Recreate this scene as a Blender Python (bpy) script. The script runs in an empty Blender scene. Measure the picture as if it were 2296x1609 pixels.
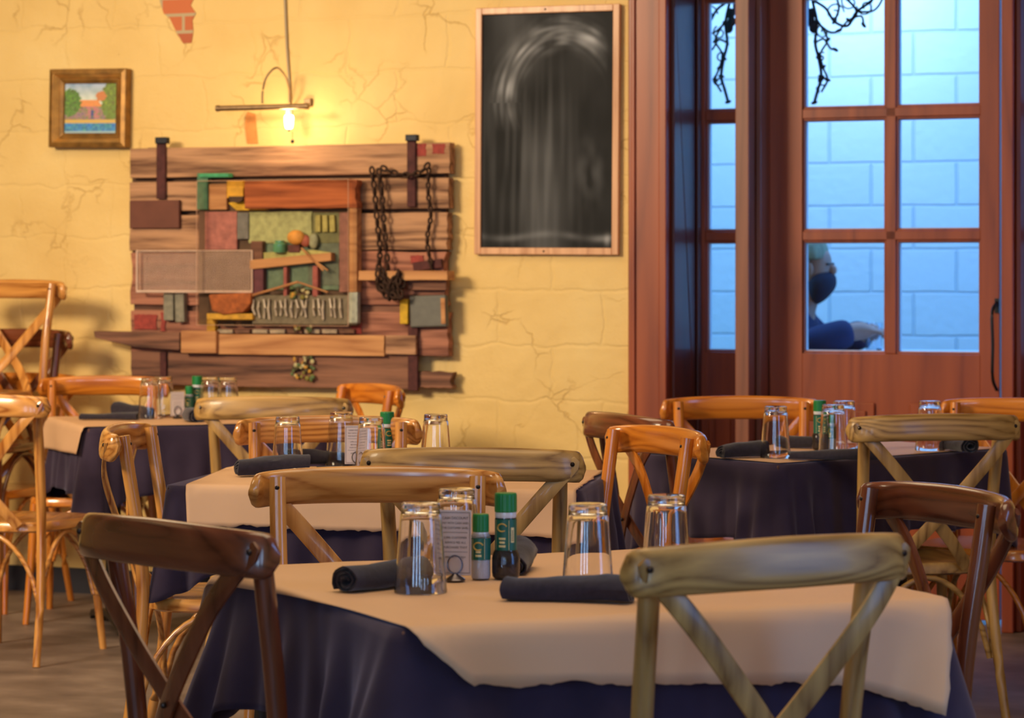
import bpy, math, random
from mathutils import Vector, Matrix, noise

# ---------------------------------------------------------------- camera, world, exposure
PI = math.pi
F = 6000.0; CX = 1148.0; HY = 615.0; CH = 1.283          # focal (px), axis column, horizon row, eye height
scn = bpy.context.scene
COL = scn.collection
cam_d = bpy.data.cameras.new('camera'); cam = bpy.data.objects.new('camera', cam_d); COL.objects.link(cam)
cam.location = (0, 0, CH); cam.rotation_euler = (PI/2, 0, 0)
cam_d.sensor_width = 36; cam_d.lens = F/2296*36; cam_d.shift_y = -(804.5-HY)/2296
cam_d.clip_end = 100; cam_d.clip_start = .05
cam_d.dof.use_dof = True; cam_d.dof.focus_distance = 5.9; cam_d.dof.aperture_fstop = 6.8
scn.camera = cam
scn.view_settings.view_transform = 'Standard'; scn.view_settings.look = 'None'
scn.view_settings.gamma = 1; scn.view_settings.exposure = 0.0
scn.view_settings.use_curve_mapping = False
w = bpy.data.worlds.new('sky'); scn.world = w; w.use_nodes = True
w.node_tree.nodes['Background'].inputs[0].default_value = (.08, .36, 1.0, 1)
w.node_tree.nodes['Background'].inputs[1].default_value = 4.2

# frame of the back wall: local x along the wall (right), y into the wall, z up
TH = math.atan(F/15148.0); D0 = 10.1
ct, st = math.cos(TH), math.sin(TH)
WM = Matrix.Translation((0, D0, 0)) @ Matrix.Rotation(-TH, 4, 'Z')
def W(px, py, y=0.0):
    """photo point -> (u, z) on the plane at local depth y of the wall frame"""
    d = (D0+y/ct)/(1+(px-CX)*math.tan(TH)/F)
    X = (px-CX)*d/F
    return X*ct-(d-D0)*st, CH-(py-HY)*d/F
def P(px, py, z):
    """photo point -> floor position of the point at height z"""
    d = F*(CH-z)/(py-HY)
    return (px-CX)*d/F, d
def wl(u, y, z): return WM @ Vector((u, y, z))

U_L = W(1830, 100, 2.4)[0]
def area(name, loc, target, sx, sy, power, col, spread=180):
    l = bpy.data.lights.new(name, 'AREA'); l.shape = 'RECTANGLE'; l.size = sx; l.size_y = sy
    l.energy = power; l.color = col; l.spread = math.radians(spread)
    o = bpy.data.objects.new(name, l); COL.objects.link(o); o.location = loc
    o.rotation_euler = (Vector(target)-Vector(loc)).to_track_quat('-Z', 'Y').to_euler()
    return o
WARM = (1.0, .76, .46); COOL = (.72, .92, 1.0)
area('key_light', wl(-2.6, -6.3, 3.2), wl(-.6, 0, 1.3), 1.5, 1.1, 118, (1.0, .80, .53), 100)
area('ceiling_light_near', wl(2.2, -5.2, 3.4), wl(2.2, -5.1, 0), 2.2, 2.2, 54, WARM)
area('ceiling_light_far', wl(-.9, -2.4, 3.4), wl(-.9, -2.3, 0), 2.4, 1.6, 42, WARM)
for k, (u, p) in enumerate(((0.6, 24), (2.6, 26), (4.5, 24))):
    area('window_daylight', wl(u, -12.7, 1.75), wl(u+(.3-.3*k), 0, 1.0), .32, 2.4, p, COOL)
area('side_window_daylight', wl(5.3, -5.6, 1.8), wl(0, -5.2, .9), .5, 2.1, 5, (.80, .84, 1.0))
area('courtyard_fill', wl(U_L, 2.1, 3.0), wl(U_L, 2.95, 2.3), .4, .4, 17, (.75, .9, 1.0))  # unseen lamp, added to brighten the upper part of the block wall

# ---------------------------------------------------------------- materials
MATS = {}
def s2l(c): return tuple((x/255/12.92 if x/255 <= .04045 else ((x/255+.055)/1.055)**2.4) for x in c)
class NT:
    def __init__(s, name):
        s.m = bpy.data.materials.new(name); s.m.use_nodes = True
        s.t = s.m.node_tree; s.b = s.t.nodes['Principled BSDF']; s.out = s.t.nodes['Material Output']
    def n(s, typ, **kw):
        nd = s.t.nodes.new(typ)
        for k, v in kw.items():
            if hasattr(nd, k): setattr(nd, k, v)
            else: nd.inputs[k.replace('_', ' ')].default_value = v
        return nd
    def l(s, a, b): s.t.links.new(a, b)
def ramp(nt, src, stops):
    r = nt.n('ShaderNodeValToRGB'); e = r.color_ramp.elements
    e[0].position, e[0].color = stops[0][0], (*stops[0][1], 1)
    e[1].position, e[1].color = stops[-1][0], (*stops[-1][1], 1)
    for p, c in stops[1:-1]:
        x = e.new(p); x.color = (*c, 1)
    nt.l(src, r.inputs[0]); return r
def coords(nt, scale=(1, 1, 1), rot=(0, 0, 0)):
    tc = nt.n('ShaderNodeTexCoord'); mp = nt.n('ShaderNodeMapping'); mp.inputs['Scale'].default_value = scale
    mp.inputs['Rotation'].default_value = rot
    nt.l(tc.outputs['Object'], mp.inputs[0]); return mp.outputs[0]
def bump(nt, h, strength=.3, dist=.002):
    b = nt.n('ShaderNodeBump'); b.inputs['Strength'].default_value = strength; b.inputs['Distance'].default_value = dist
    nt.l(h, b.inputs['Height']); nt.l(b.outputs[0], nt.b.inputs['Normal'])
def plain(name, col, rough=.5, metal=0, var=.0, scale=30, coat=0, spec=.5, sheen=0, bmp=0, stretch=(1, 1, 1)):
    if name in MATS: return MATS[name]
    nt = NT(name); c = s2l(col)
    nt.b.inputs['Roughness'].default_value = rough; nt.b.inputs['Metallic'].default_value = metal
    nt.b.inputs['Coat Weight'].default_value = coat; nt.b.inputs['Coat Roughness'].default_value = .12
    nt.b.inputs['Specular IOR Level'].default_value = spec; nt.b.inputs['Sheen Weight'].default_value = sheen
    nz = nt.n('ShaderNodeTexNoise'); nz.inputs['Scale'].default_value = scale; nz.inputs['Detail'].default_value = 5
    nt.l(coords(nt, stretch), nz.inputs['Vector'])
    a = tuple(x*(1-var) for x in c); b = tuple(min(1, x*(1+var)) for x in c)
    r = ramp(nt, nz.outputs[0], [(.3, a), (.7, b)]); nt.l(r.outputs[0], nt.b.inputs['Base Color'])
    if bmp: bump(nt, nz.outputs[0], bmp)
    MATS[name] = nt.m; return nt.m
def wood(name, dark, light, axis='x', rough=.32, coat=.5, gs=1.0, bands=16, weather=0):
    """lacquered wood, grain running along axis"""
    key = name+axis
    if key in MATS: return MATS[key]
    nt = NT(name+'_'+axis)
    st_ = {'x': (1.2, 16, 16), 'y': (16, 1.2, 16), 'z': (16, 16, 1.2)}[axis]
    v = coords(nt, tuple(q*gs for q in st_))
    oi = nt.n('ShaderNodeObjectInfo'); ad = nt.n('ShaderNodeVectorMath', operation='ADD')
    ml = nt.n('ShaderNodeMath', operation='MULTIPLY'); ml.inputs[1].default_value = 40
    nt.l(oi.outputs['Random'], ml.inputs[0]); nt.l(v, ad.inputs[0]); nt.l(ml.outputs[0], ad.inputs[1])
    n1 = nt.n('ShaderNodeTexNoise'); n1.inputs['Scale'].default_value = .55; n1.inputs['Detail'].default_value = 1.5
    nt.l(ad.outputs[0], n1.inputs['Vector'])
    m2 = nt.n('ShaderNodeMath', operation='MULTIPLY'); m2.inputs[1].default_value = bands; nt.l(n1.outputs[0], m2.inputs[0])
    fr = nt.n('ShaderNodeMath', operation='PINGPONG'); fr.inputs[1].default_value = 1; nt.l(m2.outputs[0], fr.inputs[0])
    n2 = nt.n('ShaderNodeTexNoise'); n2.inputs['Scale'].default_value = 5; n2.inputs['Detail'].default_value = 6
    nt.l(ad.outputs[0], n2.inputs['Vector'])
    mx = nt.n('ShaderNodeMath', operation='MULTIPLY_ADD'); mx.inputs[1].default_value = .42
    nt.l(fr.outputs[0], mx.inputs[0])
    m3 = nt.n('ShaderNodeMath', operation='MULTIPLY'); m3.inputs[1].default_value = .55; nt.l(n2.outputs[0], m3.inputs[0])
    nt.l(m3.outputs[0], mx.inputs[2])
    d, l = s2l(dark), s2l(light)
    cs = tuple(q*.45 for q in d)
    md = tuple((a+b)/2*1.02 for a, b in zip(d, l))
    r = ramp(nt, mx.outputs[0], ([(.22, d), (.42, md), (.75, l)] if not weather else [(.16, cs), (.27, d), (.45, md), (.62, l), (.8, tuple(min(1, q*1.15) for q in l))])); nt.l(r.outputs[0], nt.b.inputs['Base Color'])
    nt.b.inputs['Roughness'].default_value = rough; nt.b.inputs['Coat Weight'].default_value = coat
    nt.b.inputs['Coat Roughness'].default_value = .12
    if weather: bump(nt, mx.outputs[0], .8, .004)
    MATS[key] = nt.m; return nt.m
def glassm(name, col=(1, 1, 1), rough=0.0, ior=1.5):
    if name in MATS: return MATS[name]
    nt = NT(name); g = nt.n('ShaderNodeBsdfGlass'); g.inputs[0].default_value = (*col, 1)
    g.inputs['Roughness'].default_value = rough; g.inputs['IOR'].default_value = ior
    nt.l(g.outputs[0], nt.out.inputs[0]); MATS[name] = nt.m; return nt.m
def panem(name, tint=(1, 1, 1), ior=1.45):
    """thin sheet: mostly see-through, a little mirror, more at grazing angles"""
    if name in MATS: return MATS[name]
    nt = NT(name); t = nt.n('ShaderNodeBsdfTransparent'); t.inputs[0].default_value = (*tint, 1)
    g = nt.n('ShaderNodeBsdfGlossy'); g.inputs['Roughness'].default_value = .02
    lf = nt.n('ShaderNodeLayerWeight'); lf.inputs['Blend'].default_value = .5; pw_ = nt.n('ShaderNodeMath', operation='POWER'); pw_.inputs[1].default_value = 5
    nt.l(lf.outputs['Facing'], pw_.inputs[0]); lw = nt.n('ShaderNodeMath', operation='MULTIPLY_ADD'); nt.l(pw_.outputs[0], lw.inputs[0]); f0_ = ((ior-1)/(ior+1))**2; lw.inputs[1].default_value = 1-f0_; lw.inputs[2].default_value = f0_
    mx = nt.n('ShaderNodeMixShader'); nt.l(lw.outputs[0], mx.inputs[0]); nt.l(t.outputs[0], mx.inputs[1]); nt.l(g.outputs[0], mx.inputs[2])
    nt.l(mx.outputs[0], nt.out.inputs[0]); MATS[name] = nt.m; return nt.m
def attrm(name, rough=.6, spec=.3):
    if name in MATS: return MATS[name]
    nt = NT(name); a = nt.n('ShaderNodeVertexColor'); a.layer_name = 'Col'
    nt.l(a.outputs[0], nt.b.inputs['Base Color']); nt.b.inputs['Roughness'].default_value = rough
    nt.b.inputs['Specular IOR Level'].default_value = spec
    MATS[name] = nt.m; return nt.m
def emit(name, col, strength):
    nt = NT(name); nt.b.inputs['Emission Color'].default_value = (*col, 1); nt.b.inputs['Emission Strength'].default_value = strength
    nt.b.inputs['Base Color'].default_value = (.9, .9, .85, 1); MATS[name] = nt.m; return nt.m

def m_plaster():
    nt = NT('yellow_plaster')
    v = coords(nt)
    n1 = nt.n('ShaderNodeTexNoise'); n1.inputs['Scale'].default_value = 2.2; n1.inputs['Detail'].default_value = 6; nt.l(v, n1.inputs['Vector'])
    r1 = ramp(nt, n1.outputs[0], [(.25, s2l((222, 184, 112))), (.55, s2l((233, 198, 128))), (.8, s2l((238, 208, 142)))])
    # hairline cracks that follow the courses of the wall behind
    tc = nt.n('ShaderNodeTexCoord'); sp = nt.n('ShaderNodeSeparateXYZ'); nt.l(tc.outputs['Object'], sp.inputs[0])
    cb = nt.n('ShaderNodeCombineXYZ'); nt.l(sp.outputs[0], cb.inputs[0]); nt.l(sp.outputs[2], cb.inputs[1])
    n3 = nt.n('ShaderNodeTexNoise'); n3.inputs['Scale'].default_value = 7; n3.inputs['Detail'].default_value = 5; nt.l(v, n3.inputs['Vector'])
    ad = nt.n('ShaderNodeVectorMath', operation='MULTIPLY_ADD'); nt.l(n3.outputs['Color'], ad.inputs[0]); ad.inputs[1].default_value = (.26, .16, 0); nt.l(cb.outputs[0], ad.inputs[2])
    vo = nt.n('ShaderNodeTexVoronoi'); vo.feature = 'DISTANCE_TO_EDGE'; vo.inputs['Scale'].default_value = 5.5; nt.l(ad.outputs[0], vo.inputs['Vector'])
    lt = ramp(nt, vo.outputs[0], [(0, (.42, .42, .42)), (.008, (.22, .22, .22)), (.024, (0, 0, 0))])
    n4 = nt.n('ShaderNodeTexNoise'); n4.inputs['Scale'].default_value = 3.3; n4.inputs['Detail'].default_value = 2; nt.l(v, n4.inputs['Vector'])
    gate = ramp(nt, n4.outputs[0], [(.50, (0, 0, 0)), (.60, (1, 1, 1))])
    mu = nt.n('ShaderNodeMath', operation='MULTIPLY'); nt.l(lt.outputs[0], mu.inputs[0]); nt.l(gate.outputs[0], mu.inputs[1])
    mx = nt.n('ShaderNodeMix', data_type='RGBA'); nt.l(mu.outputs[0], mx.inputs[0]); nt.l(r1.outputs[0], mx.inputs[6]); mx.inputs[7].default_value = (*s2l((176, 132, 66)), 1)
    nt.l(mx.outputs[2], nt.b.inputs['Base Color'])
    n2 = nt.n('ShaderNodeTexNoise'); n2.inputs['Scale'].default_value = 9; n2.inputs['Detail'].default_value = 8; n2.inputs['Roughness'].default_value = .6; nt.l(v, n2.inputs['Vector'])
    sb = nt.n('ShaderNodeMath', operation='MULTIPLY_ADD'); nt.l(mu.outputs[0], sb.inputs[0]); sb.inputs[1].default_value = -.7; nt.l(n2.outputs[0], sb.inputs[2])
    br = nt.n('ShaderNodeTexBrick'); br.inputs['Scale'].default_value = 1; br.inputs['Brick Width'].default_value = .42; br.inputs['Row Height'].default_value = .21
    br.inputs['Mortar Size'].default_value = .010; br.inputs['Mortar Smooth'].default_value = 1.0; a3 = nt.n('ShaderNodeVectorMath', operation='MULTIPLY_ADD')
    nt.l(n3.outputs['Color'], a3.inputs[0]); a3.inputs[1].default_value = (.10, .07, 0); nt.l(cb.outputs[0], a3.inputs[2]); nt.l(a3.outputs[0], br.inputs['Vector'])
    bg = nt.n('ShaderNodeMath', operation='MULTIPLY'); nt.l(br.outputs['Fac'], bg.inputs[0]); nt.l(n1.outputs[0], bg.inputs[1])
    sc = nt.n('ShaderNodeMath', operation='MULTIPLY_ADD'); nt.l(bg.outputs[0], sc.inputs[0]); sc.inputs[1].default_value = -.45; nt.l(sb.outputs[0], sc.inputs[2])
    bump(nt, sc.outputs[0], .6, .014)
    nt.b.inputs['Roughness'].default_value = .6; nt.b.inputs['Specular IOR Level'].default_value = .25
    MATS['plaster'] = nt.m; return nt.m
def m_blocks():
    nt = NT('painted_block')
    tc = nt.n('ShaderNodeTexCoord'); sp = nt.n('ShaderNodeSeparateXYZ'); nt.l(tc.outputs['Object'], sp.inputs[0])
    cb = nt.n('ShaderNodeCombineXYZ'); nt.l(sp.outputs[0], cb.inputs[0]); nt.l(sp.outputs[2], cb.inputs[1])
    nz = nt.n('ShaderNodeTexNoise'); nz.inputs['Scale'].default_value = 5; nz.inputs['Detail'].default_value = 4; nt.l(tc.outputs['Object'], nz.inputs['Vector'])
    ad = nt.n('ShaderNodeVectorMath', operation='MULTIPLY_ADD'); nt.l(nz.outputs['Color'], ad.inputs[0]); ad.inputs[1].default_value = (.012, .012, 0); nt.l(cb.outputs[0], ad.inputs[2])
    br = nt.n('ShaderNodeTexBrick'); nt.l(ad.outputs[0], br.inputs['Vector'])
    br.inputs['Scale'].default_value = 1; br.inputs['Brick Width'].default_value = .4064; br.inputs['Row Height'].default_value = .2032
    br.inputs['Mortar Size'].default_value = .008; br.inputs['Mortar Smooth'].default_value = .5
    br.inputs['Color1'].default_value = (.72, .82, .88, 1); br.inputs['Color2'].default_value = (.68, .79, .86, 1); br.inputs['Mortar'].default_value = (.58, .71, .81, 1)
    nt.l(br.outputs['Color'], nt.b.inputs['Base Color'])
    inv = nt.n('ShaderNodeMath', operation='MULTIPLY_ADD'); nt.l(br.outputs['Fac'], inv.inputs[0]); inv.inputs[1].default_value = -1.0
    n2 = nt.n('ShaderNodeTexNoise'); n2.inputs['Scale'].default_value = 25; n2.inputs['Detail'].default_value = 4; nt.l(tc.outputs['Object'], n2.inputs['Vector'])
    m = nt.n('ShaderNodeMath', operation='MULTIPLY'); m.inputs[1].default_value = .35; nt.l(n2.outputs[0], m.inputs[0]); nt.l(m.outputs[0], inv.inputs[2])
    bump(nt, inv.outputs[0], .8, .010); nt.b.inputs['Roughness'].default_value = .6
    return nt.m
def m_brick():
    nt = NT('bare_brick')
    tc = nt.n('ShaderNodeTexCoord'); sp = nt.n('ShaderNodeSeparateXYZ'); nt.l(tc.outputs['Object'], sp.inputs[0])
    cb = nt.n('ShaderNodeCombineXYZ'); nt.l(sp.outputs[0], cb.inputs[0]); nt.l(sp.outputs[2], cb.inputs[1])
    br = nt.n('ShaderNodeTexBrick'); nt.l(cb.outputs[0], br.inputs['Vector'])
    br.inputs['Scale'].default_value = 1; br.inputs['Brick Width'].default_value = .2; br.inputs['Row Height'].default_value = .068
    br.inputs['Mortar Size'].default_value = .007; br.inputs['Mortar Smooth'].default_value = .2
    br.inputs['Color1'].default_value = (*s2l((205, 115, 72)), 1); br.inputs['Color2'].default_value = (*s2l((180, 98, 66)), 1); br.inputs['Mortar'].default_value = (*s2l((185, 165, 130)), 1)
    nt.l(br.outputs['Color'], nt.b.inputs['Base Color']); nt.b.inputs['Roughness'].default_value = .9
    return nt.m
def m_floor():
    nt = NT('worn_floor'); v = coords(nt, (1.4, 2.0, 1), (0, 0, .35))
    n1 = nt.n('ShaderNodeTexNoise'); n1.inputs['Scale'].default_value = 3; n1.inputs['Detail'].default_value = 8; nt.l(v, n1.inputs['Vector'])
    r = ramp(nt, n1.outputs[0], [(.3, s2l((96, 82, 76))), (.52, s2l((122, 105, 97))), (.75, s2l((150, 132, 122)))]); nt.l(r.outputs[0], nt.b.inputs['Base Color'])
    bump(nt, n1.outputs[0], .3, .004); nt.b.inputs['Roughness'].default_value = .5
    return nt.m
def m_cloth():
    nt = NT('dark_linen')
    v = coords(nt, (1, 1, 1)); n1 = nt.n('ShaderNodeTexNoise'); n1.inputs['Scale'].default_value = 9; n1.inputs['Detail'].default_value = 4; nt.l(v, n1.inputs['Vector'])
    r = ramp(nt, n1.outputs[0], [(.3, s2l((44, 33, 52))), (.7, s2l((57, 45, 64)))]); nt.l(r.outputs[0], nt.b.inputs['Base Color'])
    nt.b.inputs['Roughness'].default_value = .85; nt.b.inputs['Sheen Weight'].default_value = .22; nt.b.inputs['Sheen Roughness'].default_value = .5
    nt.b.inputs['Sheen Tint'].default_value = (.75, .7, 1, 1); nt.b.inputs['Specular IOR Level'].default_value = .2
    n2 = nt.n('ShaderNodeTexNoise'); n2.inputs['Scale'].default_value = 350; nt.l(v, n2.inputs['Vector']); bump(nt, n2.outputs[0], .25, .001)
    return nt.m

PLASTER = m_plaster(); BLOCK = m_blocks(); BRICK = m_brick(); FLOOR = m_floor(); CLOTH = m_cloth()
PAPER = plain('kraft_paper', (212, 170, 134), .6, var=.04, scale=5, bmp=.06, spec=.35)
NAPKIN = plain('napkin_cloth', (44, 39, 50), .9, var=.2, scale=90, sheen=.25, bmp=.3, spec=.2)
GLASS = glassm('clear_glass'); PANE = panem('window_glass', (.97, .99, 1)); ACRYL = panem('clear_acrylic', (.98, .97, .96), 1.3)
IRON = plain('black_iron', (34, 36, 44), .5, .6, .2, 60)
BLACK = plain('black_metal', (25, 24, 26), .4, .3, .1)
DOORW = wood('mahogany', (124, 48, 20), (160, 74, 32), 'z', .4, .12, .5)
BOLT = plain('bolt_metal', (58, 50, 48), .3, .8, .1)

# ---------------------------------------------------------------- geometry
def join(*gs):
    V, Fc = [], []
    for v, f in gs:
        o = len(V); V += v; Fc += [tuple(i+o for i in x) for x in f]
    return V, Fc
def xf(g, M): return [tuple(M @ Vector(v)) for v in g[0]], g[1]
def tr(x, y, z): return Matrix.Translation((x, y, z))
def rz(a): return Matrix.Rotation(a, 4, 'Z')
def box(x0, x1, y0, y1, z0, z1):
    V = [(x, y, z) for z in (z0, z1) for y in (y0, y1) for x in (x0, x1)]
    return V, [(0, 2, 3, 1), (4, 5, 7, 6), (0, 1, 5, 4), (2, 6, 7, 3), (0, 4, 6, 2), (1, 3, 7, 5)]
def sweep(pts, sec, up=(0, 0, 1), closed=False):
    """sec(t) -> list of 2-D points (side, up) ; frame from the tangent and up"""
    pts = [Vector(p) for p in pts]; n = len(pts); V = []; Fc = []; m = None
    for i, p in enumerate(pts):
        if closed: t = pts[(i+1) % n]-pts[i-1]
        else: t = pts[min(i+1, n-1)]-pts[max(i-1, 0)]
        t.normalize(); U = Vector(up)
        if abs(t.dot(U)) > .98: U = Vector((1, 0, 0)) if abs(t.x) < .9 else Vector((0, 1, 0))
        s = t.cross(U).normalized(); U = s.cross(t).normalized()
        q = sec(i/(n-1)); m = len(q)
        V += [tuple(p+s*a+U*b) for a, b in q]
    R = n if closed else n-1
    for i in range(R):
        for j in range(m):
            a = i*m+j; b = i*m+(j+1) % m; c = ((i+1) % n)*m+(j+1) % m; d = ((i+1) % n)*m+j
            Fc.append((a, b, c, d))
    if not closed: Fc += [tuple(range(m))[::-1], tuple((n-1)*m+j for j in range(m))]
    return V, Fc
def circ(r, n=10, ry=None):
    ry = ry or r
    return [(r*math.cos(2*PI*k/n), ry*math.sin(2*PI*k/n)) for k in range(n)]
def sup(a, b, n=16, e=.6):
    o = []
    for k in range(n):
        c, s = math.cos(2*PI*k/n), math.sin(2*PI*k/n)
        o.append((a*math.copysign(abs(c)**e, c), b*math.copysign(abs(s)**e, s)))
    return o
def tube(pts, r, n=10, closed=False, up=(0, 0, 1)):
    f = r if callable(r) else (lambda t: r)
    return sweep(pts, lambda t: circ(f(t), n), up, closed)
def smooth_pts(pts, k=6):
    """Catmull-Rom through pts"""
    P_ = [Vector(p) for p in pts]; P_ = [P_[0]*2-P_[1]]+P_+[P_[-1]*2-P_[-2]]; out = []
    for i in range(1, len(P_)-2):
        for j in range(k):
            t = j/k; a, b, c, d = P_[i-1], P_[i], P_[i+1], P_[i+2]
            out.append(.5*((2*b)+(c-a)*t+(2*a-5*b+4*c-d)*t*t+(3*b-a-3*c+d)*t**3))
    out.append(P_[-2]); return out
def lathe(prof, n=32):
    V = []; Fc = []; m = len(prof)
    for k in range(n):
        a = 2*PI*k/n
        V += [(r*math.cos(a), r*math.sin(a), z) for r, z in prof]
    for k in range(n):
        for j in range(m-1):
            if prof[j][0] < 1e-6 and prof[j+1][0] < 1e-6: continue
            Fc.append((k*m+j, ((k+1) % n)*m+j, ((k+1) % n)*m+j+1, k*m+j+1))
    return V, Fc
def ball(c, r, n=12):
    rx, ry, rz_ = r if hasattr(r, '__len__') else (r, r, r)
    g = lathe([(math.sin(PI*i/n), -math.cos(PI*i/n)) for i in range(n+1)], n*2)
    return [(c[0]+x*rx, c[1]+y*ry, c[2]+z*rz_) for x, y, z in g[0]], g[1]
def prism(poly, y0, y1):
    """polygon in (x,z) pulled along y"""
    n = len(poly); V = [(x, y0, z) for x, z in poly]+[(x, y1, z) for x, z in poly]
    return V, [tuple(range(n)), tuple(range(n, 2*n))[::-1]]+[(i, i+n, (i+1) % n+n, (i+1) % n) for i in range(n)]

def obj(name, g, mat, parent=None, M=None, sm=False, bev=0, cols=None, kind=None, label=None):
    me = bpy.data.meshes.new(name); me.from_pydata([tuple(v) for v in g[0]], [], g[1]); me.validate()
    import bmesh as _b
    bm = _b.new(); bm.from_mesh(me); _b.ops.remove_doubles(bm, verts=bm.verts, dist=1e-6) if cols is None else None
    _b.ops.recalc_face_normals(bm, faces=bm.faces); bm.to_mesh(me); bm.free()
    for m in (mat if isinstance(mat, list) else [mat]): me.materials.append(m)
    if cols is not None:
        a = me.color_attributes.new('Col', 'FLOAT_COLOR', 'POINT')
        for i, c in enumerate(cols): a.data[i].color = (*c, 1)
    o = bpy.data.objects.new(name, me); COL.objects.link(o)
    if parent is not None: o.parent = parent
    if M is not None:
        if parent is None: o.matrix_world = M
        else: o.matrix_local = M
    if sm:
        me.polygons.foreach_set('use_smooth', [True]*len(me.polygons))
        md = o.modifiers.new('edge', 'EDGE_SPLIT'); md.split_angle = math.radians(48)
    if bev:
        md = o.modifiers.new('bevel', 'BEVEL'); md.width = bev; md.segments = 2; md.limit_method = 'ANGLE'
    if kind: o['kind'] = kind
    if label: o['label'] = label
    return o
def tag(o, label, cat, group=None):
    o['label'] = label; o['category'] = cat
    if group: o['group'] = group
    return o
def thing(name, label, cat, M=None, group=None):
    o = bpy.data.objects.new(name, None); COL.objects.link(o); o.empty_display_size = .05
    if M is not None: o.matrix_world = M
    return tag(o, label, cat, group)
def copy_tree(o, parent=None):
    c = o.copy(); COL.objects.link(c)
    if parent is not None: c.parent = parent; c.matrix_parent_inverse = o.matrix_parent_inverse.copy()
    for ch in list(KIDS.get(o.name, [])):
        copy_tree(ch, c)
    return c
KIDS = {}
def index_kids(root):
    KIDS[root.name] = [x for x in bpy.data.objects if x.parent == root]
    for x in KIDS[root.name]: index_kids(x)

# ---------------------------------------------------------------- the room
UL, UR, YR, HT, REC = -6.5, 5.6, -12.9, 3.6, .34
u_c0, _ = W(1411, 0, -.03); u_c1, _ = W(1505, 0, 0)      # door casing
u_e1 = W(2278, 0, .12)[0]+.75                            # far side of the second sidelight
obj('floor', box(UL-.2, UR+.2, YR-.2, 5.0, -.12, 0), FLOOR, M=WM, kind='structure')
obj('ceiling', box(UL-.2, UR+.2, YR-.2, .38, HT, HT+.12), plain('ceiling_paint', (205, 190, 160), .8), M=WM, kind='structure')
DZ = 2.62
wb = obj('wall_back', join(box(UL-.2, u_c0+.02, 0, .38, 0, HT), box(u_c0+.02, u_e1+.1, 0, .38, DZ, HT), box(u_e1+.1, UR+.2, 0, .38, 0, HT)), PLASTER, M=WM, kind='structure')
obj('wall_left', box(UL-.2, UL, YR-.2, 0, 0, HT), PLASTER, M=WM, kind='structure')
def rear(*holes):
    return join(*holes)
WO = ((.6, .45), (2.6, .45), (4.5, .45))
seg = []; x = UL-.2
for c, h in WO:
    seg.append(box(x, c-h, YR-.2, YR, 0, HT)); seg.append(box(c-h, c+h, YR-.2, YR, 0, .55)); seg.append(box(c-h, c+h, YR-.2, YR, 3.0, HT)); x = c+h
seg.append(box(x, UR+.2, YR-.2, YR, 0, HT))
obj('wall_rear', join(*seg), PLASTER, M=WM, kind='structure')
obj('wall_right', join(box(UR, UR+.2, YR, -6.2, 0, HT), box(UR, UR+.2, -5.0, 0, 0, HT), box(UR, UR+.2, -6.2, -5.0, 0, .6), box(UR, UR+.2, -6.2, -5.0, 3.0, HT)), PLASTER, M=WM, kind='structure')
obj('baseboard_back', box(UL, u_c0, -.018, 0, 0, .10), plain('skirting_paint', (34, 32, 44), .6), M=WM, kind='structure')

# bare brick where the plaster has come away
def patch(pts, y=-.002):
    p = [W(*q) for q in pts]
    return prism([(a, b) for a, b in p], y, y-.002)
obj('brick_patch', patch([(355, -40), (440, -40), (436, -5), (428, 12), (440, 30), (432, 45), (434, 70), (430, 96), (412, 97), (398, 75), (382, 42), (368, 30), (360, 5)]), BRICK, wb, label='bare red brick showing through the plaster')
obj('plaster_scar', patch([(556, 250), (573, 255), (576, 290), (579, 322), (555, 322), (550, 285), (551, 262)]), plain('scar_brick', (212, 138, 72), .9, var=.15, scale=30), wb, label='orange scar in the plaster')

# ---------------------------------------------------------------- door set (mahogany, deep reveal)
HD = DZ
y0 = REC-.02
zr = []   # glass rows: (z0,z1)
def zz(py, px=1990): return W(px, py, REC)[1]
rows = [(zz(793), zz(538)), (zz(517), zz(262)), (zz(240), zz(-15)), (zz(-36), zz(-36)+.10)]
rows = rows[:3]
top_z = rows[2][1]
U = lambda px, y=REC: W(px, 600, y)[0]
obj('trim_1', join(box(u_c0, u_c1, -.045, .0, 0, HD+.12), box(u_c0+.015, u_c0+.03, -.055, -.045, 0, HD), box(u_c1-.03, u_c1, -.06, .0, 0, HD)), DOORW, M=WM, kind='structure', bev=.004)
obj('trim_2', join(box(u_c1-.03, u_c1, 0, .40, 0, HD), box(u_c1, u_c1+.012, .0, .012, 0, HD), box(u_c1, u_c1+.01, .30, .40, 0, HD)), wood('mahogany_gloss', (80, 38, 28), (104, 50, 36), 'z', .42, .15, .5), M=WM, kind='structure', bev=.004)
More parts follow.
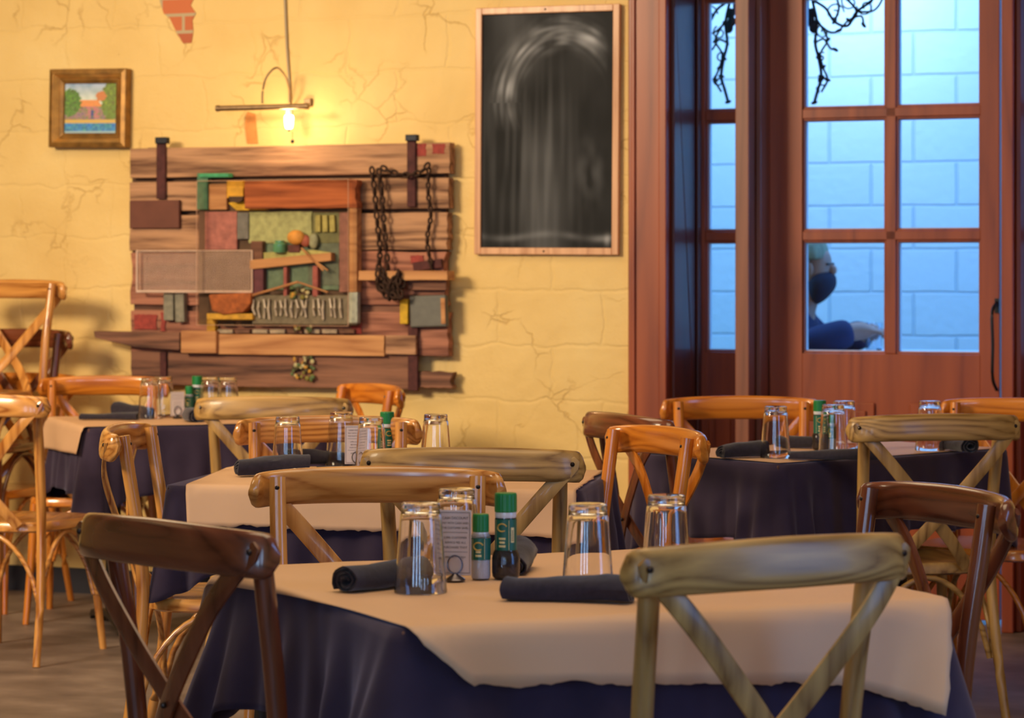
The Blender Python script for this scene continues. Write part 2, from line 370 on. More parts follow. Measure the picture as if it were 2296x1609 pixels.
def frame_grid(u0, u1, rws, mids, y, dep, stile, ztop, zbot, mt=.022):
    """timber grid: stiles, rails, muntins; returns geometry and pane rectangles"""
    g = [box(u0-stile[0], u0, y, y+dep, zbot, ztop), box(u1, u1+stile[1], y, y+dep, zbot, ztop)]
    g.append(box(u0, u1, y, y+dep, zbot, rws[0][0])); g.append(box(u0, u1, y, y+dep, rws[-1][1], ztop))
    for a, b in zip(rws, rws[1:]): g.append(box(u0, u1, y+.004, y+dep-.004, a[1], b[0]))
    xs = [u0]
    for m0, m1 in mids: g.append(box(m0, m1, y+.004, y+dep-.004, rws[0][0], rws[-1][1])); xs += [m0, m1]
    xs.append(u1)
    panes = [(xs[i], xs[i+1], a, b) for i in range(0, len(xs), 2) for a, b in rws]
    # glazing beads
    for a0, a1, b0, b1 in panes:
        t = .008
        for bx in ((a0, a0+t, b0, b1), (a1-t, a1, b0, b1), (a0, a1, b0, b0+t), (a0, a1, b1-t, b1)):
            g.append(box(bx[0], bx[1], y+.012, y+dep-.012, bx[2], bx[3]))
    return join(*g), panes
def raised(u0, u1, z0, z1, y):
    return join(box(u0, u1, y-.012, y, z0, z1), box(u0+.03, u1-.03, y-.022, y-.012, z0+.03, z1-.03))
# sidelight window
g, panes = frame_grid(U(1581), U(1581)+.155, rows, [], REC, .05, (.075, .05), HD-.05, 0)
wi = obj('window_1', g, DOORW, M=WM, kind='structure', bev=.003)
SKYLIT = plain('skylit_reveal', (214, 212, 214), .6)  # pale colour stands in for sky light on the outer timber reveals
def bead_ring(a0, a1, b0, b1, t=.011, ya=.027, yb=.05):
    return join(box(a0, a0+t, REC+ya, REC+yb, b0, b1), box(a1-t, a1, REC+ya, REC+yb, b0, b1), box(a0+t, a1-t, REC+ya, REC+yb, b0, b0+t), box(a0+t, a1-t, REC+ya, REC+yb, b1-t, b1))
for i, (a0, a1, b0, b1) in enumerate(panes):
    obj('skylit_bead', bead_ring(a0, a1, b0, b1), SKYLIT, wi)
    obj('pane', box(a0, a1, REC+.022, REC+.026, b0, b1), PANE, wi)
obj('panel', raised(U(1590), U(1590)+.12, .2, .80, REC), DOORW, wi, bev=.004)
# mullion between sidelight and door
um0, um1 = W(1648, 600, .13)[0], W(1679, 600, .13)[0]
obj('trim_3', join(box(um0, um1, .13, .40, 0, HD), box(um1, um1+.02, .22, .40, 0, HD), box(um1+.02, U(1722), .31, .40, 0, HD)), wood('mahogany_dull', (118, 66, 46), (142, 84, 60), 'z', .4, .2, .5), M=WM, kind='structure', bev=.005)
# glazed door
ud0, ud1 = U(1722), U(2241)
g, panes = frame_grid(U(1798), U(2198), rows, [(U(1985), U(2008))], REC, .048, (U(1798)-ud0, ud1-U(2198)), HD-.06, .02)
dr = obj('door_1', g, DOORW, M=WM, kind='structure', bev=.003)
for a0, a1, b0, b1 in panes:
    obj('pane', box(a0, a1, REC+.022, REC+.026, b0, b1), PANE, dr); obj('skylit_bead', bead_ring(a0, a1, b0, b1), SKYLIT, dr)
for a, b in ((1868, 1962), (2040, 2150)):
    obj('panel', raised(U(a), U(b), .22, zz(903), REC), DOORW, dr, bev=.004)
obj('door_pull', join(tube(smooth_pts([(U(2236), REC-.01, zz(870)), (U(2231), REC-.045, zz(840)), (U(2232), REC-.05, zz(770)), (U(2230), REC-.045, zz(700)), (U(2236), REC-.01, zz(676))]), .006),
    box(U(2231), U(2241), REC-.008, REC, zz(700), zz(668))), BLACK, dr, sm=True)
# post on the right and the second sidelight
ue0, ue1 = W(2245, 600, .16)[0], W(2272, 600, .16)[0]
obj('trim_4', join(box(ue0, ue1, .16, .40, 0, HD), box(ue1, ue1+.02, .2, .4, 0, HD)), DOORW, M=WM, kind='structure', bev=.005)
g, panes = frame_grid(ue1+.06, ue1+.24, rows, [], REC, .05, (.04, .05), HD-.05, 0)
w2 = obj('window_2', g, DOORW, M=WM, kind='structure', bev=.003)
for a0, a1, b0, b1 in panes: obj('pane', box(a0, a1, REC+.022, REC+.026, b0, b1), PANE, w2)
obj('trim_5', box(ue1+.29, u_e1+.1, -.04, .40, 0, HD), DOORW, M=WM, kind='structure', bev=.004)
obj('trim_6', box(u_c0, u_e1+.1, -.045, .40, HD-.05, HD+.12), DOORW, M=WM, kind='structure', bev=.004)

# ---------------------------------------------------------------- courtyard
YB = 2.95
ub, zb = W(2000, 362, YB)
wo = obj('wall_courtyard', box(-3.0, 5.5, 0, .2, -zb % .2032-.2032-.2032*0, 3.9), BLOCK, M=WM @ tr(U(1862+0, YB)-U(1862+0, YB)+(W(1862, 300, YB)[0] % .4064)+.2032-.4064, YB, (zb % .2032)), kind='structure')
# scrolled iron brackets hanging outside the glass
def scroll(cx, cz, r, a0, turns, k=22):
    return [(cx+r*(1-.8*t/k)*math.cos(a0+turns*2*PI*t/k), 0, cz+r*(1-.8*t/k)*math.sin(a0+turns*2*PI*t/k)) for t in range(k+1)]
def bracket(side):
    S = .00176; g = []; rnd = random.Random(4)
    def L(pts, r=.004): g.append(tube(smooth_pts([(side*x*S, 0, -y*S) for x, y in pts], 5), r*1.25, 6, up=(0, 1, 0)))
    stem = [(5, -60), (10, 0), (20, 50), (16, 95), (24, 130), (30, 170), (22, 200), (14, 228)]
    L(stem, .005); L([(4, 20), (30, 60), (44, 90), (28, 120), (34, 150), (44, 178), (30, 205)], .0035)
    L([(10, 0), (40, 20), (60, 50), (90, 60), (110, 30), (140, 10), (165, -20)], .0045)
    L([(8, -40), (40, -30), (80, -5), (110, 30), (90, 60)], .004)
    L([(20, 50), (48, 72), (70, 70), (92, 48), (120, 40), (126, 58)], .0035)
    L([(16, 95), (36, 88), (50, 108), (62, 112)], .0035)
    L([(60, 50), (70, 20), (60, -10), (40, -30)], .004); L([(110, 30), (150, 28), (170, -5), (160, -40)], .0035)
    for x, y in stem[1:]+[(44, 90), (60, 50), (92, 48), (110, 30), (126, 60), (62, 112), (44, 178), (80, -5), (70, 70), (140, 10), (34, 150)]:
        a = rnd.random()*PI
        g.append(xf(ball((0, 0, 0), (.014, .004, .007), 5), tr(side*x*S, 0, -y*S) @ Matrix.Rotation(a, 4, 'Y')))
    for x, y in ((8, 30), (6, 48), (12, 62)): g.append(ball((side*x*S, .0, -y*S), (.018, .006, .022), 6))
    for cx, cy, r, a0, tn in ((60, 30, 22, 0, 1.3), (34, 72, 16, 2, 1.2), (95, 8, 24, 1, 1.2), (130, 20, 20, 3, 1.2), (30, 128, 12, 1, 1.1), (36, 180, 14, 2, 1.2), (70, -25, 28, 0, 1.3), (120, -30, 30, 2, 1.3)):
        g.append(xf(tube(scroll(0, 0, r*S, a0, tn), .0034, 5, up=(0, 1, 0)), tr(side*cx*S, 0, -cy*S)))
    g.append(box(-.004, .004, -.004, .004, -.06, .5))
    return join(*g)
YI = .75
for side, px, lab in ((1, 1812, 'black iron scroll bracket with leaves behind the upper pane of the glazed door'), (-1, 1646, 'black iron scroll bracket with leaves seen through the narrow sidelight')):
    u, z = W(px, 0, YI)
    tag(obj('iron_bracket', bracket(side), IRON, M=WM @ tr(u, YI, z-.0), sm=True), lab, 'bracket', 'iron scroll brackets outside the door')

# person at a high table outside
def skin_body(name, joints, edges, mat, parent, sub=2, root=0):
    me = bpy.data.meshes.new(name); me.from_pydata([j[0] for j in joints], edges, [])
    o = bpy.data.objects.new(name, me); COL.objects.link(o); o.parent = parent
    m = o.modifiers.new('skin', 'SKIN'); m.use_smooth_shade = True
    for v, j in zip(me.skin_vertices[0].data, joints):
        v.radius = j[1] if hasattr(j[1], '__len__') else (j[1], j[1])
    me.skin_vertices[0].data[root].use_root = True
    s = o.modifiers.new('sub', 'SUBSURF'); s.levels = sub; s.render_levels = sub
    me.materials.append(mat); return o
YP = 1.6
uh, zh = W(1828, 603, YP)
pr = thing('person', 'person outside in dark top and black face mask, seated in profile, forearms on a table', 'person', WM @ tr(uh, YP, 0))
SK = plain('skin', (186, 124, 100), .5, var=.05); NAVY = plain('navy_knit', (34, 40, 74), .9, var=.1, scale=60); TROU = plain('dark_trousers', (40, 42, 54), .9)
sh = 1.135
J = [((-.12, 0, .62), .13), ((-.13, 0, .85), .12), ((-.10, 0, 1.04), (.12, .12)), ((-.055, 0, 1.14), .05), ((-.02, 0, 1.20), .052),
     ((-.005, 0, zh-.03), (.062, .074)), ((.005, 0, zh+.045), (.072, .08)), ((-.01, 0, zh+.085), (.05, .055)),
     ((-.09, -.16, 1.08), .05), ((-.02, -.22, .985), .044), ((.14, -.16, 1.03), .042), ((.22, -.11, 1.05), .040), ((.26, -.09, 1.045), (.032, .044)),
     ((-.09, .16, 1.08), .05), ((-.02, .22, .985), .044), ((.14, .14, 1.02), .042), ((.22, .08, 1.04), .040), ((.26, .06, 1.04), (.032, .044)),
     ((-.05, -.09, .60), .09), ((.33, -.11, .60), .07), ((.33, -.11, .32), .05), ((.31, -.11, .05), .035), ((.42, -.11, .03), .03),
     ((-.05, .09, .60), .09), ((.33, .11, .60), .07), ((.33, .11, .32), .05), ((.31, .11, .05), .035), ((.42, .11, .03), .03)]
E_ = [(0, 1), (1, 2), (2, 3), (3, 4), (4, 5), (5, 6), (6, 7), (2, 8), (8, 9), (9, 10), (10, 11), (11, 12), (2, 13), (13, 14), (14, 15), (15, 16), (16, 17),
      (0, 18), (18, 19), (19, 20), (20, 21), (21, 22), (0, 23), (23, 24), (24, 25), (25, 26), (26, 27)]
n0 = len(J)
for s, hz in ((-1, 12), (1, 17)):
    hx, hy, hzz = J[hz][0]
    for k, (dy, L_) in enumerate(((-.027, .055), (-.010, .068), (.008, .072), (.026, .062))):
        a = len(J); J.append(((hx+.025, hy+dy, hzz), .0095)); J.append(((hx+.025+L_*.55, hy+dy*1.1, hzz-.004), .009)); J.append(((hx+.025+L_*.85, hy+dy*1.1, hzz-.03), .0075))
        E_ += [(hz, a), (a, a+1), (a+1, a+2)]
    a = len(J); J.append(((hx-.0, hy-s*.032, hzz), .011)); J.append(((hx+.035, hy-s*.05, hzz-.01), .009)); E_ += [(hz, a), (a, a+1)]
body = skin_body('body', J, E_, SK, pr)
obj('nose', ball((.076, 0, zh-.004), (.018, .012, .022), 8), SK, pr, sm=True)
for s in (-1, 1):
    obj('ear', ball((-.005, s*.078, zh-.002), (.018, .008, .03), 8), SK, pr, sm=True)
    obj('eye', ball((.066, s*.03, zh+.022), (.010, .014, .006), 8), plain('eye_dark', (60, 46, 44), .4), pr, sm=True)
hair = []
def hairf():
    V, Fc = ball((0, 0, 0), 1, 18); V2 = []
    for x, y, z in V:
        k = 1+.05*noise.noise(Vector((x*5, y*5, z*9)))
        zz_ = z if z > -.15 else -.15-(max(0, -z-.15))*(.9 if x < .1 else .12)
        V2.append((-.018+(.098*x if x < .3 else .098*.3+(x-.3)*.062)*k, y*.092*k, zh+.058+zz_*.088*k))
    return V2, Fc
obj('hair', hairf(), plain('ash_hair', (150, 136, 104), .7, var=.25, scale=60, stretch=(1, 1, .3)), pr, sm=True)
def maskf():
    V, Fc = ball((0, 0, 0), 1, 14); return [(.022+x*(.068 if x > 0 else .05), y*.082, zh-.058+z*.05+(.012*x if z > 0 else 0)-(.035*(1-x)*max(0, -z))) for x, y, z in V], Fc
obj('face_mask', maskf(), plain('black_fabric', (30, 30, 48), .9), pr, sm=True)
JS = [((-.12, 0, .66), .142), ((-.13, 0, .85), .138), ((-.10, 0, 1.03), (.14, .13)), ((-.065, 0, 1.13), .064),
      ((-.09, -.165, 1.075), .068), ((-.02, -.222, .987), .064), ((.14, -.16, 1.03), .066), ((.20, -.122, 1.045), .066), ((-.09, .165, 1.075), .068), ((-.02, .222, .987), .064), ((.14, .14, 1.02), .066), ((.20, .10, 1.035), .066)]
skin_body('sweater', JS, [(0, 1), (1, 2), (2, 3), (2, 4), (4, 5), (5, 6), (6, 7), (2, 8), (8, 9), (9, 10), (10, 11)], NAVY, pr)
JT = [((-.12, 0, .62), .145), ((-.05, -.09, .60), .1), ((.33, -.11, .60), .08), ((.33, -.11, .32), .062), ((.31, -.11, .10), .052), ((-.05, .09, .60), .1), ((.33, .11, .60), .08), ((.33, .11, .32), .062), ((.31, .11, .10), .052)]
skin_body('trousers', JT, [(0, 1), (1, 2), (2, 3), (3, 4), (0, 5), (5, 6), (6, 7), (7, 8)], TROU, pr)
ts = thing('patio_stool', 'dark stool the person outside sits on', 'stool', WM @ tr(uh-.1, YP, 0))
obj('seat', xf(lathe([(0, .43), (.19, .43), (.2, .45), (.19, .475), (0, .475)], 24), Matrix.Identity(4)), BLACK, ts, sm=True)
for k in range(4): obj('leg', tube([(.12*math.cos(k*PI/2+.78), .12*math.sin(k*PI/2+.78), .44), (.18*math.cos(k*PI/2+.78), .18*math.sin(k*PI/2+.78), 0)], .012), BLACK, ts, sm=True)
tt = thing('patio_table', 'pale patio table in front of the person outside', 'table', WM @ tr(uh+.52, YP, 0))
obj('tabletop', box(-.37, .37, -.35, .35, .93, .96), plain('white_laminate', (215, 220, 230), .4), tt, bev=.005)
obj('pedestal', join(tube([(0, 0, .02), (0, 0, .93)], .03), lathe([(0, 0), (.22, 0), (.22, .015), (.03, .03), (0, .03)], 24)), BLACK, tt, sm=True)
ptg = lathe([(0, .0), (.028, 0), (.033, .004), (.038, .12), (.035, .12), (.03, .012), (0, .012)], 20)
uu, zzz = W(1962, 780, YP)
tag(obj('tumbler', ptg, glassm('tumbler_glass', (.95, .97, 1)), M=WM @ tr(uu, YP-.02, .962), sm=True), 'small glass beside the hands of the person outside', 'glass')

# ---------------------------------------------------------------- things on the wall
# chalkboard
def chalk(u0, u1, z0, z1, nx=150, nz=240):
    V, Fc, C = [], [], []
    for j in range(nz+1):
        for i in range(nx+1):
            a, b = i/nx, j/nz
            V.append((u0+a*(u1-u0), 0, z0+b*(z1-z0)))
            b_ = 1-b
            v = .020+.01*noise.noise(Vector((a*5, b*8, 1)))
            st_ = max(0, noise.noise(Vector((a*22, b*1.6, 3)))+.1)
            v += .16*st_*max(0, 1-abs(a-.38)*1.9)*(.25+.75*max(0, 1-abs(b-.36)*2.4))
            # swept arc at the top
            rr = math.hypot((a-.62)*1.05, (b_-.38)*1.55); an = math.atan2(b_-.38, a-.62); arc = math.exp(-((rr-.46)/.085)**2)*(.35+1.3*max(0, .4+noise.noise(Vector((an*2.2, rr*34, 8)))))*(1 if b_ < .34 else max(0, 1-(b_-.34)*6))
            v += .26*arc*(.45+.7*max(0, noise.noise(Vector((a*7+b*9, b*14-a*6, 5)))+.35))*(1 if a < .84 else max(0, 1-(a-.84)*9))
            v += .26*math.exp(-(((a-.80)/.09)**2+((b_-.125-.25*(a-.8))/.022)**2))
            # cloudy wash
            v += .10*max(0, noise.noise(Vector((a*3.1, b*2.7, 9)))+.25)*math.exp(-((a-.40)/.42)**2)
            # smears at the foot and right
            v += .20*math.exp(-((b_-.945-.01*math.sin(a*9))/.014)**2)*max(0, noise.noise(Vector((a*6, 3, 7)))+.5)
            v += .10*math.exp(-(((a-.82)/.09)**2+((b_-.68)/.11)**2))*max(0, noise.noise(Vector((a*14, b*14, 2)))+.5)
            v += .30*math.exp(-(((a-.95)/.02)**2+((b_-.96)/.02)**2))
            v = min(.5, max(.012, v*.72)); C.append((v*.97, v*.99, v*1.04))
    for j in range(nz):
        for i in range(nx):
            k = j*(nx+1)+i; Fc.append((k, k+1, k+nx+2, k+nx+1))
    return (V, Fc), C
ca, cb_ = W(1063, 570, -.025), W(1386, 570, -.025); zt_ = W(1063, 20, -.025)[1]; zt2 = W(1386, 4, -.025)[1]
cw, chh = cb_[0]-ca[0], (zt_+zt2)/2-ca[1]
cbd = thing('chalkboard', 'tall smudged black chalkboard in a thin pale wood frame on the yellow wall', 'chalkboard', WM @ tr(ca[0], -.004, ca[1]) @ Matrix.Rotation(math.radians(.4), 4, 'Y'))
g, C = chalk(.02, cw-.02, .02, chh-.02); obj('slate', g, attrm('chalk_slate', .7, .2), cbd, tr(0, -.012, 0), cols=C)
obj('backing', box(.005, cw-.005, -.009, 0, .005, chh-.005), plain('hardboard', (90, 66, 45), .8), cbd)
PINE = wood('pine_frame', (190, 134, 92), (226, 172, 128), 'z', .5, .1); fw = .026
for a in ((0, fw, 0, chh), (cw-fw, cw, 0, chh), (fw, cw-fw, 0, fw), (fw, cw-fw, chh-fw, chh)):
    obj('frame_rail', box(a[0], a[1], -.024, -.002, a[2], a[3]), PINE, cbd, bev=.003)
for z in (.013, chh-.013): obj('screw', ball((cw*.49, -.024, z), .004, 6), BOLT, cbd)

# framed painting
def painting(nx=70, nz=70):
    V, Fc, C = [], [], []
    for j in range(nz+1):
        for i in range(nx+1):
            a, b = i/nx, 1-j/nz; V.append((a, 0, 1-b))
            n = noise.noise(Vector((a*9, b*9, 0))); n2 = noise.noise(Vector((a*22, b*22, 4)))
            sky = max(0, .35-b)/.35; c = [.30+.35*(1-sky)+.15*n, .42+.3*(1-sky)+.12*n, .62+.12*n]
            if b > .34 and b < .46 and .22 < a < .72 and (a-.22) > (.46-b)*.6 and (.72-a) > (.46-b)*.6: c = [.78+.1*n2, .30, .10]
            elif b >= .45 and b < .72: c = [.34+.25*n2, .22+.12*n2, .22+.1*n]
            if .46 < b < .70 and .42 < a < .66: c = [.50, .22+.1*n2, .22]
            if .54 < b < .70 and .50 < a < .57: c = [.08, .10, .3]
            ta = math.hypot((a-.10)/.22, (b-.38)/.27)+.22*n2; tb = math.hypot((a-.90)/.2, (b-.35)/.38)+.22*n2
            if ta < 1: c = [.10+.12*max(0, n2), .24+.2*n2, .05]
            if tb < 1: c = [.16+.2*max(0, n2), .26+.2*n2, .05]
            if math.hypot((a-.7)/.1, (b-.26)/.1) < 1+.3*n2: c = [.6, .22, .08]
            if .45 < b < .72 and n2 > .25: c = [.16, .26, .08]
            if b > .72 and b < .80: c = [.66, .44, .12]
            if b >= .79: c = [.05+.1*max(0, n2), .26+.2*n2, .50+.2*n]
            if b > .95: c = [.35, .5, .55]
            C.append(tuple(max(.01, min(.9, q)) for q in c))
    for j in range(nz):
        for i in range(nx):
            k = j*(nx+1)+i; Fc.append((k, k+1, k+nx+2, k+nx+1))
    return (V, Fc), C
pa, pb = W(108, 330, -.05), W(280, 327, -.05); pt = W(200, 152, -.05)[1]
pw, ph = pb[0]-pa[0], pt-pa[1]
pf = thing('framed_painting', 'small colourful painting of a red-roofed house by water in a gold frame', 'painting', WM @ tr(pa[0], -.004, pa[1]) @ Matrix.Rotation(math.radians(1.0), 4, 'Y'))
GOLD = plain('old_gold', (140, 100, 46), .42, .5, .35, 25); GOLD2 = plain('bright_gold', (206, 158, 88), .35, .6, .2, 25)
def mold(w_, h_, i0, i1, y0_, y1_):
    """mitred picture-frame ring from inset i0 (depth y0) to inset i1 (depth y1)"""
    a = [(i0, i0), (w_-i0, i0), (w_-i0, h_-i0), (i0, h_-i0)]; b = [(i1, i1), (w_-i1, i1), (w_-i1, h_-i1), (i1, h_-i1)]
    V = [(x, -y0_, z) for x, z in a]+[(x, -y1_, z) for x, z in b]+[(x, 0, z) for x, z in a]+[(x, 0, z) for x, z in b]
    Fc = []
    for k in range(4):
        m = (k+1) % 4; Fc += [(k, m, m+4, k+4), (k+8, m+8, m, k), (k+4, m+4, m+12, k+12), (k+8, k+12, m+12, m+8)]
    return V, Fc
obj('outer_moulding', mold(pw, ph, 0, .022, .045, .05), GOLD, pf, bev=.003)
obj('cove', mold(pw, ph, .022, .040, .047, .025), GOLD2, pf)
obj('inner_moulding', mold(pw, ph, .040, .058, .032, .024), GOLD, pf, bev=.003)
g, C = painting(); q = .056
obj('canvas', g, attrm('oil_paint', .45, .4), pf, tr(q, -.018, q) @ Matrix.Diagonal((pw-2*q, 1, ph-2*q, 1)), cols=C)

# picture light with a bare bulb
BR = plain('aged_brass', (138, 112, 82), .4, .7, .2)
YL = -.16
def wp(px, py, y=YL):
    u, z = W(px, py, y); return Vector((u, y, z))
pl = thing('picture_light', 'brass picture light with curved neck above the timber wall art', 'lamp', WM)
obj('shade', join(tube([wp(487, 243), wp(690, 238)], .0105, 12), tube([wp(487, 243)-Vector((.003, 0, 0)), wp(492, 243)], .0125, 12), tube([wp(685, 238), wp(690, 238)+Vector((.003, 0, 0))], .0125, 12)), BR, pl, sm=True)
nk = [wp(588, 232), wp(589, 205), wp(598, 172), wp(620, 152, -.14), wp(640, 172, -.10), wp(650, 205, -.06), wp(652, 232, -.02)]
obj('neck', tube(smooth_pts(nk), .0042), BR, pl, sm=True)
obj('wall_plate', box(wp(645, 0)[0], wp(660, 0)[0], -.02, 0, W(650, 240)[1], W(650, 222)[1]), BR, pl, bev=.002)
obj('conduit', tube(smooth_pts([Vector((W(638, -120)[0], -.008, W(638, -120)[1])), Vector((W(641, 0)[0], -.008, W(641, 0)[1])), Vector((W(645, 100)[0], -.008, W(645, 100)[1])), Vector((W(651, 190)[0], -.008, W(651, 190)[1])), Vector((W(652, 230)[0], -.01, W(652, 230)[1]))]), .005), plain('cable_grey', (170, 150, 120), .6), pl, sm=True)
bl = thing('light_bulb', 'small glowing bare bulb hanging under the picture light', 'bulb', WM)
bu = wp(648, 272, -.10)
obj('socket', xf(lathe([(0, .0), (.013, 0), (.014, .006), (.014, .03), (.008, .034), (0, .034)], 20), tr(bu.x, bu.y, bu.z+.024)), plain('porcelain', (196, 176, 150), .4), bl, sm=True)
obj('glass_bulb', xf(lathe([(0, -.03), (.008, -.03), (.014, -.026), (.017, -.01), (.019, .012), (.017, .022), (.012, .025), (0, .025)], 20), tr(bu.x, bu.y, bu.z)), emit('bulb_glow', (1, .80, .50), 9), bl, sm=True)
obj('tip', ball((bu.x, bu.y, bu.z-.033), .006, 8), BLACK, bl, sm=True)
obj('pull_chain', join(*[ball((bu.x+.0, bu.y+.03, bu.z-.040-k*.006), .0022, 5) for k in range(5)], ball((bu.x, bu.y+.03, bu.z-.076), .008, 6)), BLACK, bl)
ld = bpy.data.lights.new('bulb_light', 'POINT'); ld.energy = 3.2; ld.color = (1, .72, .38); ld.shadow_soft_size = .03
lo = bpy.data.objects.new('bulb_light', ld); COL.objects.link(lo); lo.parent = bl; lo.location = (bu.x, bu.y-.03, bu.z-.005)

# timber assemblage
AW = []
art = thing('timber_wall_art', 'large assemblage of weathered planks, chains and found objects behind clear acrylic', 'wall art', WM)
def ab(name, x0, y0_, x1, y1_, f0, f1, mat, skew=0, bev=.003, label=None, jag=0, seed=0, rot=0):
    """block whose front face covers photo box; f0 = front depth, f1 = back depth (metres off the wall)"""
    a, b = W(x0, y1_, -f0), W(x1, y0_, -f0)
    n = 10; rnd = random.Random(seed); pts = []
    u0, z0, u1, z1 = a[0], a[1], b[0], b[1]
    if jag:
        pts = [(u0, z0)]
        pts += [(u0+(u1-u0)*k/n, z0+rnd.uniform(-1, 1)*jag*.4) for k in range(1, n)]+[(u1, z0)]
        pts += [(u1+rnd.uniform(-1.5, .3)*jag, z0+(z1-z0)*k/6) for k in range(1, 6)]+[(u1, z1)]
        pts += [(u1-(u1-u0)*k/n, z1+rnd.uniform(-1, 1)*jag*.4) for k in range(1, n)]+[(u0, z1)]
        pts += [(u0+rnd.uniform(-.3, 1)*jag, z1-(z1-z0)*k/4) for k in range(1, 4)]
    else: pts = [(u0, z0), (u1, z0), (u1, z1), (u0, z1)]
    if rot:
        cu, cz = (u0+u1)/2, (z0+z1)/2; c, s = math.cos(rot), math.sin(rot)
        pts = [(cu+(x-cu)*c-(z-cz)*s, cz+(x-cu)*s+(z-cz)*c) for x, z in pts]
    return obj(name, prism(pts, -f0, -f1), mat, art, bev=bev, label=label)
BRN = wood('barn_wood', (112, 76, 54), (182, 136, 100), 'x', .85, 0, 1.3, 9, 1)
BRN2 = wood('barn_wood_dark', (84, 54, 42), (138, 94, 72), 'x', .85, 0, 1.3, 9, 1)
BRN3 = wood('barn_wood_red', (116, 70, 54), (170, 112, 88), 'x', .85, 0, 1.3, 9, 1)
TAN = wood('tan_wood', (160, 104, 62), (206, 150, 96), 'x', .8, 0, .8)
RUSTY = plain('rust_strap', (84, 44, 42), .8, .3, .3, 40); RED = plain('old_red_paint', (150, 58, 48), .8, 0, .3, 40)
CHAIN = plain('rust_chain', (62, 40, 28), .8, .4, .3, 60)
def pc(name, col, **k): return plain(name, col, .7, 0, .25, 40, **k)
ab('backing', 296, 326, 1000, 680, .03, .0, plain('shadow_board', (92, 64, 46), .9))
ab('backing', 300, 680, 915, 855, .03, .0, plain('shadow_board', (92, 64, 46), .9))
ab('plank', 291, 319, 1009, 399, .07, .02, BRN, jag=.002, seed=1)
ab('plank', 290, 398, 1007, 474, .068, .02, BRN, jag=.003, seed=2)
ab('plank', 290, 476, 1004, 562, .07, .02, BRN, jag=.006, seed=3)
ab('plank', 292, 564, 1002, 682, .065, .02, BRN3, jag=.01, seed=4)
ab('plank', 293, 700, 1006, 790, .065, .02, BRN3, jag=.005, seed=5)
ab('plank', 293, 794, 922, 862, .07, .02, BRN2, jag=.005, seed=6)
ab('plank', 920, 834, 1015, 868, .065, .02, BRN2, jag=.008, seed=7, label='rounded plank end sticking out at lower right')
ab('batten', 300, 676, 960, 704, .045, .01, BRN2, seed=8)
ab('batten', 330, 330, 380, 860, .02, .0, BRN2); ab('batten', 880, 330, 930, 860, .02, .0, BRN2)
ab('board', 290, 448, 401, 512, .09, .07, plain('oxblood_board', (104, 60, 46), .8, var=.15, scale=12))
a_ = [W(210, 742, -.12), W(402, 745, -.12), W(402, 785, -.12), W(300, 778, -.12), W(212, 757, -.12)]
obj('arm_board', prism(a_, -.12, -.075), BRN2, art, bev=.003, label='dark pointed board reaching past the left edge')
ab('block', 405, 742, 484, 791, .12, .07, TAN); ab('plank_strip', 487, 752, 862, 794, .10, .07, TAN, jag=.002, seed=9); ab('plank_strip', 864, 752, 932, 794, .10, .07, BRN)
for q_ in ((350, 310, 370, 446), (912, 304, 931, 464), (358, 788, 372, 862), (914, 690, 936, 876)):
    ab('strap', *q_, .085, .07, RUSTY)
for q_ in ((347, 307, 373, 322), (908, 301, 934, 316)): ab('strap_head', *q_, .10, .07, IRON)
for q_ in ((934, 322, 956, 350), (968, 322, 998, 345), (360, 700, 372, 742), (785, 722, 812, 748), (300, 705, 352, 738), (920, 572, 950, 590)):
    ab('paint_patch', *q_, .0715, .069, RED, jag=.004, seed=q_[0])
# display case contents
BK = .08
ab('case_back', 445, 402, 802, 728, .078, .07, plain('case_brown', (98, 72, 52), .8, var=.3, scale=10))
ab('tile_strip', 441, 388, 466, 470, .10, .07, pc('verdigris', (74, 116, 86)), jag=.002)
ab('tile_strip', 446, 388, 512, 398, .11, .07, pc('green_tile', (60, 150, 100)))
ab('panel_block', 468, 412, 508, 470, .10, .08, TAN)
ab('panel_block', 508, 404, 545, 444, .105, .08, pc('ochre_paint', (216, 158, 40)))
obj('yellow_board', prism([W(*p_, -.10) for p_ in ((512, 455), (545, 448), (600, 471), (530, 471))], -.10, -.08), pc('yellow_paint', (222, 172, 30)), art)
obj('dark_bowl', prism([W(512+33*(1-math.cos(k*PI/10))/2*1.0, 440+14*math.sin(k*PI/10), -.13) for k in range(11)], -.13, -.09), pc('bowl_dark', (70, 44, 24)), art)
ab('beam', 548, 403, 800, 468, .13, .08, wood('rust_beam', (132, 64, 30), (190, 104, 56), 'x', .85, 0, 1.2), jag=.006, seed=11)
ab('panel', 459, 474, 531, 560, .095, .08, pc('dusty_pink', (172, 104, 92), ), seed=2)
ab('panel', 531, 476, 557, 536, .10, .08, pc('slate_grey', (116, 112, 104)))
ab('panel', 557, 474, 700, 545, .092, .08, pc('sage_paper', (168, 168, 110)), jag=.003, seed=4)
ab('panel', 590, 545, 760, 650, .090, .08, pc('sea_green', (104, 124, 96)), jag=.004, seed=5)
ab('panel', 700, 476, 762, 545, .094, .08, pc('olive_glass', (112, 110, 66)), jag=.003, seed=6)
ab('panel', 690, 530, 762, 640, .092, .08, pc('mossy_grey', (96, 104, 84)), jag=.004, seed=16)
for k, x in enumerate((706, 722, 738)): ab('pendant_glass', x, 482, x+12, 520, .11, .094, pc('bottle_yellow', (170, 158, 84)), rot=.03*k)
def lump(name, px, py, rx, ry, f, mat, label=None):
    u, z = W(px, py, -f); obj(name, ball((u, -f, z), (rx*.00168, rx*.001, ry*.00168), 10), mat, art, sm=True, label=label)
u, z = W(627, 553, -.12)
